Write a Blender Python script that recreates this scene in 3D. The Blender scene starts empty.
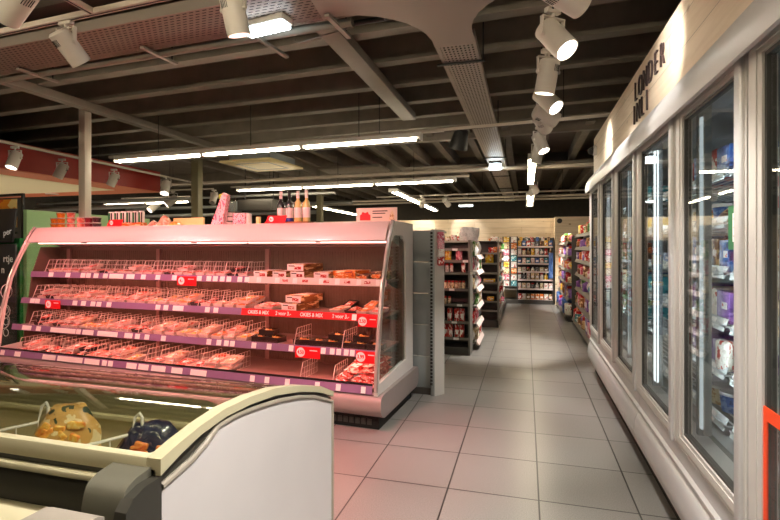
import bpy, bmesh, math, random
from mathutils import Vector, Matrix
R = random.Random(11)
SC = bpy.context.scene
COL = SC.collection
PI = math.pi
rad = math.radians
# ------------------------------------------------------------------ frames
A = rad(3.5)                                   # the cooler and the roof run 3.5 degrees off the aisle
CA, SA = math.cos(A), math.sin(A)
def W(x, y, z=0.0): return Vector((x*CA+y*SA, -x*SA+y*CA, z))
CAM_H, FPX, HOR = 1.40, 486.0, 247.0
TH = math.atan(136/486)
S_, C_ = math.sin(TH), math.cos(TH)
def ray(px, py):
    a, b = (px-390)/FPX, (HOR-py)/FPX
    return (-S_+a*C_, C_+a*S_, b)
def at_y(px, y):                               # x on the roof-frame plane y
    d = ray(px, HOR); t = y/(d[0]*SA+d[1]*CA)
    return d[0]*t*CA-d[1]*t*SA
def w_y(px, y):                                # x on the world plane y
    d = ray(px, HOR); return d[0]*y/d[1]
def w_x(px, x):
    d = ray(px, HOR); return d[1]*x/d[0]
# ------------------------------------------------------------------ materials
def s2l(c): return tuple((v/12.92 if v <= .04045 else ((v+.055)/1.055)**2.4) for v in c)
def rgb(r, g, b): return s2l((r/255, g/255, b/255))
MATS = {}
def newmat(name):
    m = bpy.data.materials.new(name); m.use_nodes = True
    nt = m.node_tree; nt.nodes.clear()
    out = nt.nodes.new('ShaderNodeOutputMaterial')
    MATS[name] = m
    return m, nt, out
def N(nt, t, **kw):
    n = nt.nodes.new(t)
    for k, v in kw.items(): setattr(n, k, v)
    return n
def mk(name, col, rough=.5, metal=0., noise=0., nscale=8., bump=0., bscale=60., emit=None, estr=0., coat=0., rand=0., spec=.5):
    m, nt, out = newmat(name)
    p = N(nt, 'ShaderNodeBsdfPrincipled'); L = nt.links
    p.inputs['Roughness'].default_value = rough; p.inputs['Metallic'].default_value = metal
    p.inputs['Base Color'].default_value = (*col, 1)
    p.inputs['Coat Weight'].default_value = coat; p.inputs['Coat Roughness'].default_value = .12
    p.inputs['Specular IOR Level'].default_value = spec
    tc = N(nt, 'ShaderNodeTexCoord')
    src = None
    if noise:
        nz = N(nt, 'ShaderNodeTexNoise'); nz.inputs['Scale'].default_value = nscale; nz.inputs['Detail'].default_value = 4
        L.new(tc.outputs['Object'], nz.inputs['Vector'])
        rp = N(nt, 'ShaderNodeValToRGB')
        rp.color_ramp.elements[0].position = .3; rp.color_ramp.elements[1].position = .7
        rp.color_ramp.elements[0].color = (*[v*(1-noise) for v in col], 1)
        rp.color_ramp.elements[1].color = (*[min(1, v*(1+noise)) for v in col], 1)
        L.new(nz.outputs['Fac'], rp.inputs['Fac']); src = rp.outputs['Color']
    if rand:
        oi = N(nt, 'ShaderNodeObjectInfo'); hs = N(nt, 'ShaderNodeHueSaturation')
        mr = N(nt, 'ShaderNodeMapRange'); mr.inputs['To Min'].default_value = .5-rand*.06; mr.inputs['To Max'].default_value = .5+rand*.06
        mv = N(nt, 'ShaderNodeMapRange'); mv.inputs['To Min'].default_value = 1-rand*.35; mv.inputs['To Max'].default_value = 1+rand*.25
        L.new(oi.outputs['Random'], mr.inputs['Value']); L.new(oi.outputs['Random'], mv.inputs['Value'])
        L.new(mr.outputs[0], hs.inputs['Hue']); L.new(mv.outputs[0], hs.inputs['Value'])
        if src: L.new(src, hs.inputs['Color'])
        else: hs.inputs['Color'].default_value = (*col, 1)
        src = hs.outputs['Color']
    if src: L.new(src, p.inputs['Base Color'])
    if bump:
        n2 = N(nt, 'ShaderNodeTexNoise'); n2.inputs['Scale'].default_value = bscale
        L.new(tc.outputs['Object'], n2.inputs['Vector'])
        b = N(nt, 'ShaderNodeBump'); b.inputs['Strength'].default_value = bump; b.inputs['Distance'].default_value = .01
        L.new(n2.outputs['Fac'], b.inputs['Height']); L.new(b.outputs[0], p.inputs['Normal'])
    if emit:
        p.inputs['Emission Color'].default_value = (*emit, 1); p.inputs['Emission Strength'].default_value = estr
    L.new(p.outputs[0], out.inputs[0])
    return m
def glow(name, col, st):
    m, nt, out = newmat(name)
    e = N(nt, 'ShaderNodeEmission'); e.inputs[0].default_value = (*col, 1); e.inputs[1].default_value = st
    nt.links.new(e.outputs[0], out.inputs[0]); return m
def glass(name, tint=(1, 1, 1), f0=.04, rough=.0, fmax=.8):
    m, nt, out = newmat(name); L = nt.links
    lw = N(nt, 'ShaderNodeLayerWeight'); lw.inputs['Blend'].default_value = .5
    pw = N(nt, 'ShaderNodeMath', operation='POWER'); pw.inputs[1].default_value = 5
    ml = N(nt, 'ShaderNodeMath', operation='MULTIPLY_ADD'); ml.inputs[1].default_value = fmax; ml.inputs[2].default_value = f0
    tr = N(nt, 'ShaderNodeBsdfTransparent'); tr.inputs[0].default_value = (*tint, 1)
    gl = N(nt, 'ShaderNodeBsdfGlossy'); gl.inputs['Roughness'].default_value = rough
    mx = N(nt, 'ShaderNodeMixShader')
    L.new(lw.outputs['Facing'], pw.inputs[0]); L.new(pw.outputs[0], ml.inputs[0]); L.new(ml.outputs[0], mx.inputs[0])
    L.new(tr.outputs[0], mx.inputs[1]); L.new(gl.outputs[0], mx.inputs[2]); L.new(mx.outputs[0], out.inputs[0])
    return m
def swizzle(nt, order, off=(0, 0, 0)):
    tc = N(nt, 'ShaderNodeTexCoord'); sp = N(nt, 'ShaderNodeSeparateXYZ'); cb = N(nt, 'ShaderNodeCombineXYZ')
    nt.links.new(tc.outputs['Object'], sp.inputs[0])
    for i, k in enumerate(order):
        ad = N(nt, 'ShaderNodeMath', operation='ADD'); ad.inputs[1].default_value = off[i]
        nt.links.new(sp.outputs['XYZ'.index(k)], ad.inputs[0]); nt.links.new(ad.outputs[0], cb.inputs[i])
    return cb.outputs[0]
def floor_mat():
    m, nt, out = newmat('floor_tile'); L = nt.links
    v = swizzle(nt, 'XYZ', (-.068+.505*40, -2.806+.503*40, 0))
    br = N(nt, 'ShaderNodeTexBrick', offset=0., squash=1.)
    br.inputs['Scale'].default_value = 1; br.inputs['Brick Width'].default_value = .505; br.inputs['Row Height'].default_value = .503
    br.inputs['Mortar Size'].default_value = .0048; br.inputs['Mortar Smooth'].default_value = .2; br.inputs['Bias'].default_value = 0
    br.inputs['Color1'].default_value = (*rgb(132, 129, 124), 1); br.inputs['Color2'].default_value = (*rgb(140, 137, 132), 1)
    br.inputs['Mortar'].default_value = (*rgb(46, 43, 40), 1)
    L.new(v, br.inputs['Vector'])
    nz = N(nt, 'ShaderNodeTexNoise'); nz.inputs['Scale'].default_value = 160; nz.inputs['Detail'].default_value = 3
    n3 = N(nt, 'ShaderNodeTexNoise'); n3.inputs['Scale'].default_value = 1.5; n3.inputs['Detail'].default_value = 4
    L.new(v, nz.inputs['Vector']); L.new(v, n3.inputs['Vector'])
    mx = N(nt, 'ShaderNodeMix', data_type='RGBA', blend_type='MULTIPLY'); mx.inputs['Factor'].default_value = 1
    rp = N(nt, 'ShaderNodeValToRGB'); rp.color_ramp.elements[0].position = .3; rp.color_ramp.elements[1].position = .7
    rp.color_ramp.elements[0].color = (.72, .72, .73, 1); rp.color_ramp.elements[1].color = (1.1, 1.1, 1.1, 1)
    L.new(nz.outputs['Fac'], rp.inputs['Fac']); L.new(br.outputs['Color'], mx.inputs[6]); L.new(rp.outputs['Color'], mx.inputs[7])
    p = N(nt, 'ShaderNodeBsdfPrincipled'); L.new(mx.outputs[2], p.inputs['Base Color'])
    mr = N(nt, 'ShaderNodeMapRange'); mr.inputs['To Min'].default_value = .24; mr.inputs['To Max'].default_value = .40
    L.new(n3.outputs['Fac'], mr.inputs['Value']); L.new(mr.outputs[0], p.inputs['Roughness'])
    b = N(nt, 'ShaderNodeBump'); b.inputs['Strength'].default_value = .4; b.inputs['Distance'].default_value = .004; b.invert = True
    L.new(br.outputs['Fac'], b.inputs['Height']); L.new(b.outputs[0], p.inputs['Normal'])
    L.new(p.outputs[0], out.inputs[0]); return m
def wood_mat(name, order, width, row, c1, c2, off=(0, 0, 0)):
    m, nt, out = newmat(name); L = nt.links
    v = swizzle(nt, order, off)
    br = N(nt, 'ShaderNodeTexBrick', offset=.37, squash=1.)
    br.inputs['Scale'].default_value = 1; br.inputs['Brick Width'].default_value = width; br.inputs['Row Height'].default_value = row
    br.inputs['Mortar Size'].default_value = .002; br.inputs['Mortar Smooth'].default_value = .3
    br.inputs['Color1'].default_value = (*c1, 1); br.inputs['Color2'].default_value = (*c2, 1)
    br.inputs['Mortar'].default_value = (*[q*.45 for q in c2], 1); L.new(v, br.inputs['Vector'])
    mp = N(nt, 'ShaderNodeMapping'); mp.inputs['Scale'].default_value = (1.0, 13, 13); L.new(v, mp.inputs['Vector'])
    nz = N(nt, 'ShaderNodeTexNoise'); nz.inputs['Scale'].default_value = 2.2; nz.inputs['Detail'].default_value = 5; nz.inputs['Distortion'].default_value = .6
    L.new(mp.outputs[0], nz.inputs['Vector'])
    rp = N(nt, 'ShaderNodeValToRGB'); rp.color_ramp.elements[0].position = .32; rp.color_ramp.elements[1].position = .62
    rp.color_ramp.elements[0].color = (.84, .79, .73, 1); rp.color_ramp.elements[1].color = (1, 1, 1, 1)
    L.new(nz.outputs['Fac'], rp.inputs['Fac'])
    mx = N(nt, 'ShaderNodeMix', data_type='RGBA', blend_type='MULTIPLY'); mx.inputs['Factor'].default_value = .75
    L.new(br.outputs['Color'], mx.inputs[6]); L.new(rp.outputs['Color'], mx.inputs[7])
    vo = N(nt, 'ShaderNodeTexVoronoi'); vo.inputs['Scale'].default_value = 2.9
    mp2 = N(nt, 'ShaderNodeMapping'); mp2.inputs['Scale'].default_value = (1, 1.5, 1.5); L.new(v, mp2.inputs['Vector']); L.new(mp2.outputs[0], vo.inputs['Vector'])
    r2 = N(nt, 'ShaderNodeValToRGB'); r2.color_ramp.elements[0].position = .045; r2.color_ramp.elements[1].position = .105
    r2.color_ramp.elements[0].color = (.25, .16, .1, 1); r2.color_ramp.elements[1].color = (1, 1, 1, 1); L.new(vo.outputs['Distance'], r2.inputs['Fac'])
    m2 = N(nt, 'ShaderNodeMix', data_type='RGBA', blend_type='MULTIPLY'); m2.inputs['Factor'].default_value = .8
    L.new(mx.outputs[2], m2.inputs[6]); L.new(r2.outputs['Color'], m2.inputs[7])
    p = N(nt, 'ShaderNodeBsdfPrincipled'); p.inputs['Roughness'].default_value = .6
    L.new(m2.outputs[2], p.inputs['Base Color']); L.new(p.outputs[0], out.inputs[0]); return m
def perf_mat(name, col, w=.052, h=.030, mort=.0088, order='XYZ', off=.5):
    m, nt, out = newmat(name); L = nt.links
    v = swizzle(nt, order, (10, 10, 10))
    br = N(nt, 'ShaderNodeTexBrick', offset=off, squash=1.)
    br.inputs['Scale'].default_value = 1; br.inputs['Brick Width'].default_value = w; br.inputs['Row Height'].default_value = h
    br.inputs['Mortar Size'].default_value = mort; br.inputs['Mortar Smooth'].default_value = .1; L.new(v, br.inputs['Vector'])
    p = N(nt, 'ShaderNodeBsdfPrincipled'); p.inputs['Base Color'].default_value = (*col, 1); p.inputs['Roughness'].default_value = .45; p.inputs['Metallic'].default_value = .3
    t = N(nt, 'ShaderNodeBsdfTransparent'); mx = N(nt, 'ShaderNodeMixShader')
    L.new(br.outputs['Fac'], mx.inputs[0]); L.new(t.outputs[0], mx.inputs[1]); L.new(p.outputs[0], mx.inputs[2]); L.new(mx.outputs[0], out.inputs[0])
    return m
def print_mat(name, c1, c2, c3, scale=7., coat=.3, rand=0.):
    """a printed pack: patches of three inks, placed by the pack's own coordinates"""
    m, nt, out = newmat(name); L = nt.links
    tc = N(nt, 'ShaderNodeTexCoord'); oi = N(nt, 'ShaderNodeObjectInfo')
    ad = N(nt, 'ShaderNodeVectorMath', operation='ADD'); L.new(tc.outputs['Generated'], ad.inputs[0])
    sc = N(nt, 'ShaderNodeVectorMath', operation='SCALE'); sc.inputs[0].default_value = (9, 7, 5); L.new(oi.outputs['Random'], sc.inputs['Scale'])
    L.new(sc.outputs[0], ad.inputs[1])
    nz = N(nt, 'ShaderNodeTexNoise'); nz.inputs['Scale'].default_value = scale*.45; nz.inputs['Detail'].default_value = 2
    L.new(ad.outputs[0], nz.inputs['Vector'])
    rp = N(nt, 'ShaderNodeValToRGB'); rp.color_ramp.interpolation = 'CONSTANT'
    e = rp.color_ramp.elements; e[0].position = 0; e[0].color = (*c2, 1); e[1].position = .42; e[1].color = (*c1, 1)
    q = e.new(.60); q.color = (*c3, 1)
    L.new(nz.outputs['Fac'], rp.inputs['Fac'])
    p = N(nt, 'ShaderNodeBsdfPrincipled'); p.inputs['Roughness'].default_value = .4; p.inputs['Coat Weight'].default_value = coat
    L.new(rp.outputs['Color'], p.inputs['Base Color']); L.new(p.outputs[0], out.inputs[0]); return m
def meat_mat(name, c1, c2, c3, scale=18):
    m, nt, out = newmat(name); L = nt.links
    tc = N(nt, 'ShaderNodeTexCoord'); oi = N(nt, 'ShaderNodeObjectInfo')
    sc = N(nt, 'ShaderNodeVectorMath', operation='SCALE'); sc.inputs[0].default_value = (9, 7, 5); L.new(oi.outputs['Random'], sc.inputs['Scale'])
    ad = N(nt, 'ShaderNodeVectorMath', operation='ADD'); L.new(tc.outputs['Object'], ad.inputs[0]); L.new(sc.outputs[0], ad.inputs[1])
    nz = N(nt, 'ShaderNodeTexNoise'); nz.inputs['Scale'].default_value = scale; nz.inputs['Detail'].default_value = 5; nz.inputs['Distortion'].default_value = 1.2
    L.new(ad.outputs[0], nz.inputs['Vector'])
    rp = N(nt, 'ShaderNodeValToRGB'); e = rp.color_ramp.elements
    e[0].position = .33; e[0].color = (*c2, 1); e[1].position = .68; e[1].color = (*c3, 1); q = e.new(.5); q.color = (*c1, 1)
    L.new(nz.outputs['Fac'], rp.inputs['Fac'])
    p = N(nt, 'ShaderNodeBsdfPrincipled'); p.inputs['Roughness'].default_value = .28; p.inputs['Coat Weight'].default_value = .8; p.inputs['Coat Roughness'].default_value = .08
    L.new(rp.outputs['Color'], p.inputs['Base Color'])
    b = N(nt, 'ShaderNodeBump'); b.inputs['Strength'].default_value = .5; b.inputs['Distance'].default_value = .008
    L.new(nz.outputs['Fac'], b.inputs['Height']); L.new(b.outputs[0], p.inputs['Normal'])
    L.new(p.outputs[0], out.inputs[0]); return m

M = dict(
    floor=floor_mat(),
    fascia=wood_mat('pale_boards_right', 'YZX', 2.3, .155, rgb(228, 212, 190), rgb(214, 196, 170), (3.1, -2.21+1.37, 0)),
    boards=wood_mat('pale_boards_back', 'XZY', 1.9, .15, rgb(226, 208, 182), rgb(214, 192, 162), (20.3, .05, 0)),
    deck=mk('roof_deck', rgb(104, 94, 84), .8, noise=.15, nscale=3),
    joist=mk('joist_paint', rgb(124, 115, 103), .6, noise=.12, nscale=5),
    beam=mk('beam_paint', rgb(126, 116, 104), .5, noise=.05),
    darkwall=mk('dark_wall', rgb(60, 55, 48), .8, noise=.1),
    plainwall=mk('plain_wall', rgb(150, 142, 132), .8, noise=.05),
    perf=perf_mat('perforated_steel', rgb(138, 122, 112)), perf_y=perf_mat('perforated_steel_lengthwise', rgb(168, 158, 148), .046, .030, .0088, 'YXZ', 0.),
    perf_solid=mk('plain_steel', rgb(158, 148, 138), .45, .3),
    track=mk('track_grey', rgb(198, 186, 172), .45),
    white=mk('white_enamel', rgb(226, 222, 216), .35),
    panelwhite=mk('end_panel_white', rgb(206, 201, 200), .42, noise=.03, nscale=3),
    spot=mk('spot_grey_white', rgb(214, 206, 196), .4),
    dark=mk('black_plastic', rgb(26, 25, 24), .5),
    black=mk('matt_black', rgb(14, 14, 14), .7),
    lens=glow('spot_lens', (1, .93, .82), 12),
    lenspink=glow('spot_lens_pink', (1, .62, .55), 9),
    tube=glow('warm_tube', (1, .86, .62), 25),
    cool=glow('emergency_tube', (.80, .95, 1), 7),
    led=glow('freezer_light', (.86, .95, 1), 1.1), ledfill=glow('freezer_fill_light', (.86, .95, 1), 14), leddim=glow('freezer_light_dim', (.86, .95, 1), .30),
    meatlamp=glow('meat_lamp', (1, .42, .34), 2.4), shelffill=glow('shelf_fill_light', (1, .33, .22), 14),
    red=mk('red_fascia', rgb(160, 30, 16), .5, noise=.05),
    cream=mk('cream_soffit', rgb(240, 226, 190), .7),
    terracotta=mk('terracotta_border', rgb(214, 120, 82), .6),
    casing=mk('cooler_casing', rgb(222, 214, 212), .35, coat=.2),
    bumper=mk('cooler_bumper', rgb(150, 140, 136), .4, noise=.03),
    chrome=mk('pale_trim', rgb(206, 202, 196), .25, .5),
    shelfm=mk('shelf_steel', rgb(150, 120, 115), .4, .3),
    backp=mk('cooler_back', rgb(104, 84, 74), .5, .1, noise=.06, nscale=30),
    rail=mk('price_rail_purple', rgb(142, 112, 150), .35, coat=.3),
    railpale=mk('price_rail_pale', rgb(232, 214, 208), .4),
    tag=mk('price_tag_white', rgb(245, 243, 240), .6),
    ink=mk('ink_black', rgb(30, 28, 28), .6),
    promo=mk('promo_red', rgb(226, 22, 34), .45),
    textwhite=mk('white_ink', rgb(250, 248, 246), .6),
    wire=mk('divider_wire', rgb(216, 202, 194), .35),
    traym=mk('clear_tray', rgb(232, 214, 208), .25, coat=.6),
    trayblack=mk('black_tray', rgb(45, 34, 32), .3, coat=.5),
    glassp=glass('clear_glass'), glassdoor=glass('door_glass', (.93, .96, .95), .035), glasslid=glass('lid_glass', (.93, .94, .88), .05, .0, .9),
    glassside=glass('end_glass', (.90, .95, .91), .05),
    frame=mk('door_frame_champagne', rgb(204, 200, 195), .38, .2),
    frame2=mk('cabinet_casing', rgb(198, 196, 196), .4, .25),
    gasket=mk('gasket', rgb(60, 58, 55), .6),
    inner=mk('freezer_inner', rgb(186, 192, 196), .5),
    innerdark=mk('freezer_inner_dark', rgb(128, 132, 134), .5),
    fridgeshelf=mk('freezer_shelf_wire', rgb(200, 205, 208), .35, .4),
    clearrail=mk('clear_price_rail', rgb(214, 220, 224), .2, coat=.8),
    rimcream=mk('freezer_rim_cream', rgb(190, 182, 150), .38),
    ledge=mk('freezer_bumper_dark', rgb(52, 50, 44), .45),
    cap=mk('corner_cap_grey', rgb(98, 96, 84), .4),
    inner_olive=mk('chest_liner', rgb(190, 180, 146), .45, noise=.05),
    brownline=mk('panel_edge_grey', rgb(150, 142, 128), .4),
    gond=mk('gondola_grey', rgb(140, 146, 146), .5), gonddark=mk('gondola_dark', rgb(66, 62, 58), .5),
    gondlight=mk('gondola_pale', rgb(196, 194, 188), .45), gondshelf=mk('gondola_shelf', rgb(120, 114, 106), .5),
    greenlight=mk('green_board', rgb(176, 218, 158), .6), greendark=mk('green_wall', rgb(40, 140, 70), .6),
    sign=mk('blackboard', rgb(38, 34, 34), .5), orange=mk('orange_frame', rgb(232, 70, 22), .45),
    kick=mk('kick_black', rgb(20, 18, 16), .7), pipe=mk('grey_pipe', rgb(150, 150, 146), .4, .4),
    yellowpanel=mk('cassette_panel', rgb(226, 206, 150), .5),
    letter=mk('letter_dark', rgb(62, 46, 44), .5), letterside=mk('letter_pale', rgb(206, 190, 168), .5),
    crate=mk('crate_wood', rgb(170, 110, 64), .7, noise=.2, nscale=20),
    lid=mk('red_lid', rgb(190, 30, 30), .4), green=mk('tag_green', rgb(20, 105, 58), .5),
    winedark=mk('bottle_dark', rgb(24, 16, 22), .12, coat=1), winepale=mk('bottle_pale', rgb(206, 196, 120), .12, coat=1),
    label=mk('label_pale', rgb(238, 226, 222), .6), bluelabel=mk('label_blue', rgb(40, 50, 150), .5),
    canm=print_mat('can_print', rgb(235, 235, 230), rgb(30, 120, 60), rgb(40, 130, 70), 6), alu=mk('can_top', rgb(200, 200, 198), .3, .8),
)
MEAT = dict(
    mince=meat_mat('mince_pink', rgb(214, 96, 86), rgb(170, 44, 40), rgb(240, 180, 164), 60),
    cutlet=meat_mat('cutlet_pink', rgb(222, 118, 100), rgb(186, 58, 48), rgb(246, 206, 186), 14),
    chicken=meat_mat('chicken_pale', rgb(236, 178, 146), rgb(214, 128, 98), rgb(250, 222, 196), 16),
    marinated=meat_mat('marinated_orange', rgb(236, 136, 62), rgb(206, 78, 40), rgb(250, 196, 112), 24),
    bacon=meat_mat('bacon_red', rgb(200, 70, 58), rgb(146, 28, 26), rgb(246, 200, 180), 26),
    yellow=meat_mat('curry_yellow', rgb(244, 184, 74), rgb(230, 130, 50), rgb(252, 226, 150), 24),
)
def P3(n, a, b, c, s=7.): return print_mat(n, rgb(*a), rgb(*b), rgb(*c), s)
PRINT = dict(
    white=P3('pack_white', (232, 228, 220), (206, 196, 186), (190, 60, 50)), red=P3('pack_red', (196, 40, 36), (240, 230, 220), (150, 20, 24)),
    yellow=P3('pack_yellow', (236, 190, 40), (240, 226, 180), (200, 90, 30)), green=P3('pack_green', (86, 140, 60), (230, 230, 200), (40, 90, 40)),
    blue=P3('pack_blue', (60, 100, 170), (120, 150, 200), (30, 50, 110)), purple=P3('pack_purple', (126, 88, 158), (150, 112, 180), (84, 52, 120)),
    pink=P3('pack_pink', (224, 120, 140), (245, 226, 226), (190, 60, 90)), orange=P3('pack_orange', (226, 120, 36), (245, 220, 180), (170, 60, 30)),
    brown=P3('pack_brown', (120, 76, 46), (214, 180, 130), (70, 40, 26)), teal=P3('pack_teal', (60, 150, 160), (220, 235, 232), (30, 90, 110)),
    cream=P3('pack_cream', (236, 218, 180), (200, 160, 110), (150, 90, 60)), grey=P3('pack_grey', (120, 122, 124), (210, 210, 210), (60, 60, 64)),
    floral=P3('floral_pink', (246, 196, 204), (236, 110, 140), (150, 60, 50), 14), coffee=P3('coffee_box', (150, 96, 52), (236, 200, 150), (96, 50, 30), 5),
    frozen=P3('frozen_bag', (206, 160, 90), (236, 214, 170), (40, 60, 40), 9), poster=P3('fruit_poster', (240, 150, 30), (250, 226, 150), (220, 90, 20), 4),
    plain=P3('pack_plain', (240, 240, 240), (226, 226, 226), (214, 214, 216)),
    sticker=P3('pack_sticker', (246, 240, 236), (240, 238, 236), (200, 60, 60), 5),
)
# ------------------------------------------------------------------ mesh building
KIDS = {}
class MB:
    def __init__(s): s.bm = bmesh.new(); s.mi = 0
    def _add(s, t):
        for f in t.faces: f.material_index = s.mi
        me = bpy.data.meshes.new('t'); t.to_mesh(me); t.free(); s.bm.from_mesh(me); bpy.data.meshes.remove(me); return s
    def box(s, c, d, bev=0, rz=0, rx=0, ry=0, seg=2):
        mt = Matrix.Translation(c) @ Matrix.Rotation(rz, 4, 'Z') @ Matrix.Rotation(ry, 4, 'Y') @ Matrix.Rotation(rx, 4, 'X') @ Matrix.Diagonal((*d, 1))
        t = bmesh.new(); bmesh.ops.create_cube(t, size=1, matrix=mt)
        if bev: bmesh.ops.bevel(t, geom=t.edges[:], offset=bev, segments=seg, affect='EDGES', profile=.5)
        return s._add(t)
    def bb(s, a, b, bev=0): return s.box([(p+q)/2 for p, q in zip(a, b)], [abs(q-p) for p, q in zip(a, b)], bev)
    def cyl(s, a, b, r, n=12, r2=None, cap=True):
        a, b = Vector(a), Vector(b); d = b-a
        t = bmesh.new(); q = d.to_track_quat('Z', 'Y').to_matrix().to_4x4()
        bmesh.ops.create_cone(t, cap_ends=cap, segments=n, radius1=r, radius2=r if r2 is None else r2, depth=d.length, matrix=Matrix.Translation((a+b)/2) @ q)
        return s._add(t)
    def tube(s, pts, r, n=6):
        pts = [Vector(p) for p in pts]; t = bmesh.new(); rings = []
        up = Vector((.123, .211, .97))
        for i, p in enumerate(pts):
            d = (pts[min(i+1, len(pts)-1)]-pts[max(i-1, 0)]).normalized()
            u = d.cross(up)
            if u.length < .05: u = d.cross(Vector((1, 0, 0)))
            u.normalize(); v = d.cross(u)
            rings.append([t.verts.new(p+r*(u*math.cos(2*PI*k/n)+v*math.sin(2*PI*k/n))) for k in range(n)])
        for a, b in zip(rings, rings[1:]):
            for k in range(n): t.faces.new((a[k], a[(k+1) % n], b[(k+1) % n], b[k]))
        t.faces.new(rings[0][::-1]); t.faces.new(rings[-1])
        return s._add(t)
    def lathe(s, prof, n=14, c=(0, 0, 0), axis=None):
        t = bmesh.new(); rings = []
        q = Matrix.Translation(c)
        if axis is not None: q = q @ Vector(axis).to_track_quat('Z', 'Y').to_matrix().to_4x4()
        for r, z in prof:
            rings.append([t.verts.new(q @ Vector((r*math.cos(2*PI*k/n), r*math.sin(2*PI*k/n), z))) for k in range(n)])
        for a, b in zip(rings, rings[1:]):
            for k in range(n): t.faces.new((a[k], a[(k+1) % n], b[(k+1) % n], b[k]))
        t.faces.new(rings[0][::-1]); t.faces.new(rings[-1])
        return s._add(t)
    def prism(s, prof, a, b, axis='x'):
        """polygon profile of (u, z) extruded along an axis from a to b (x: u is y; y: u is x; z: profile is x, y)"""
        t = bmesh.new()
        f = {'x': lambda u, z, k: (k, u, z), 'y': lambda u, z, k: (u, k, z), 'z': lambda u, z, k: (u, z, k)}[axis]
        A_ = [t.verts.new(f(u, z, a)) for u, z in prof]; B_ = [t.verts.new(f(u, z, b)) for u, z in prof]
        n = len(prof)
        for k in range(n): t.faces.new((A_[k], A_[(k+1) % n], B_[(k+1) % n], B_[k]))
        t.faces.new(A_[::-1]); t.faces.new(B_)
        bmesh.ops.recalc_face_normals(t, faces=t.faces[:])
        return s._add(t)
    def ring(s, O, I, a, b, axis='x'):
        """a frame between two outlines of equal length, of thickness a to b"""
        t = bmesh.new()
        f = {'x': lambda u, z, k: (k, u, z), 'y': lambda u, z, k: (u, k, z), 'z': lambda u, z, k: (u, z, k)}[axis]
        V = [[t.verts.new(f(u, z, k)) for u, z in L] for L in (O, I) for k in (a, b)]
        n = len(O); oa, ob, ia, ib = V
        for k in range(n):
            j = (k+1) % n
            for q in ((oa[k], oa[j], ia[j], ia[k]), (ob[k], ib[k], ib[j], ob[j]), (oa[k], ob[k], ob[j], oa[j]), (ia[k], ia[j], ib[j], ib[k])): t.faces.new(q)
        bmesh.ops.recalc_face_normals(t, faces=t.faces[:])
        return s._add(t)
    def sheet(s, rows, th=0):
        """a surface through rows of points, given a thickness downwards along z if th"""
        t = bmesh.new(); G = [[t.verts.new(p) for p in r] for r in rows]
        for a, b in zip(G, G[1:]):
            for k in range(len(a)-1): t.faces.new((a[k], a[k+1], b[k+1], b[k]))
        if th:
            bmesh.ops.recalc_face_normals(t, faces=t.faces[:])
            bmesh.ops.solidify(t, geom=t.faces[:], thickness=th)
        return s._add(t)
    def pillow(s, c, d, rnd=.004, nx=8, ny=8, rz=0, seed=0):
        """a filled soft bag lying flat: thick in the middle, thin crimped ends"""
        q = random.Random(seed); t = bmesh.new()
        mt = Matrix.Translation(c) @ Matrix.Rotation(rz, 4, 'Z')
        def h(u, v): return max(.04, (1-abs(2*u-1)**3)*(1-abs(2*v-1)**3))
        T = [[t.verts.new(mt @ Vector(((u/nx-.5)*d[0], (v/ny-.5)*d[1], d[2]*h(u/nx, v/ny)*(1+q.uniform(-.12, .12))))) for u in range(nx+1)] for v in range(ny+1)]
        B = [[t.verts.new(mt @ Vector(((u/nx-.5)*d[0], (v/ny-.5)*d[1], 0))) for u in range(nx+1)] for v in range(ny+1)]
        for v in range(ny):
            for u in range(nx):
                t.faces.new((T[v][u], T[v][u+1], T[v+1][u+1], T[v+1][u])); t.faces.new((B[v][u], B[v+1][u], B[v+1][u+1], B[v][u+1]))
        for v in range(ny):
            t.faces.new((T[v][0], T[v+1][0], B[v+1][0], B[v][0])); t.faces.new((T[v][nx], B[v][nx], B[v+1][nx], T[v+1][nx]))
        for u in range(nx):
            t.faces.new((T[0][u], B[0][u], B[0][u+1], T[0][u+1])); t.faces.new((T[ny][u], T[ny][u+1], B[ny][u+1], B[ny][u]))
        return s._add(t)
    def build(s, name, mats, parent=None, loc=None, rz=0, ang=38):
        me = bpy.data.meshes.new(name); s.bm.to_mesh(me); s.bm.free()
        for m in (mats if isinstance(mats, (list, tuple)) else [mats]): me.materials.append(m)
        for p in me.polygons: p.use_smooth = True
        me.set_sharp_from_angle(angle=rad(ang))
        o = bpy.data.objects.new(name, me); COL.objects.link(o)
        if parent is not None: o.parent = parent; KIDS.setdefault(parent.name, []).append(o)
        if loc is not None: o.location = loc
        if rz: o.rotation_euler = (0, 0, rz)
        return o
def tag(o, label, cat, group=None):
    o['label'] = label; o['category'] = cat
    if group: o['group'] = group
    return o
def thing(name, label, cat, loc=(0, 0, 0), rz=0, group=None):
    o = bpy.data.objects.new(name, None); COL.objects.link(o); o.empty_display_size = .05
    o.location = loc; o.rotation_euler = (0, 0, rz)
    return tag(o, label, cat, group)
def struct(o): o['kind'] = 'structure'; return o
def dup(o, loc=None, rot=None, label=None, group=None, mats=None):
    def cp(a, par):
        c = a.copy(); COL.objects.link(c)
        if par is not None: c.parent = par; KIDS.setdefault(par.name, []).append(c)
        for ch in KIDS.get(a.name, ()): cp(ch, c)
        return c
    c = cp(o, None)
    if loc is not None: c.location = loc
    if rot is not None: c.rotation_euler = rot
    if label: c['label'] = label
    if group: c['group'] = group
    return c
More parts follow.
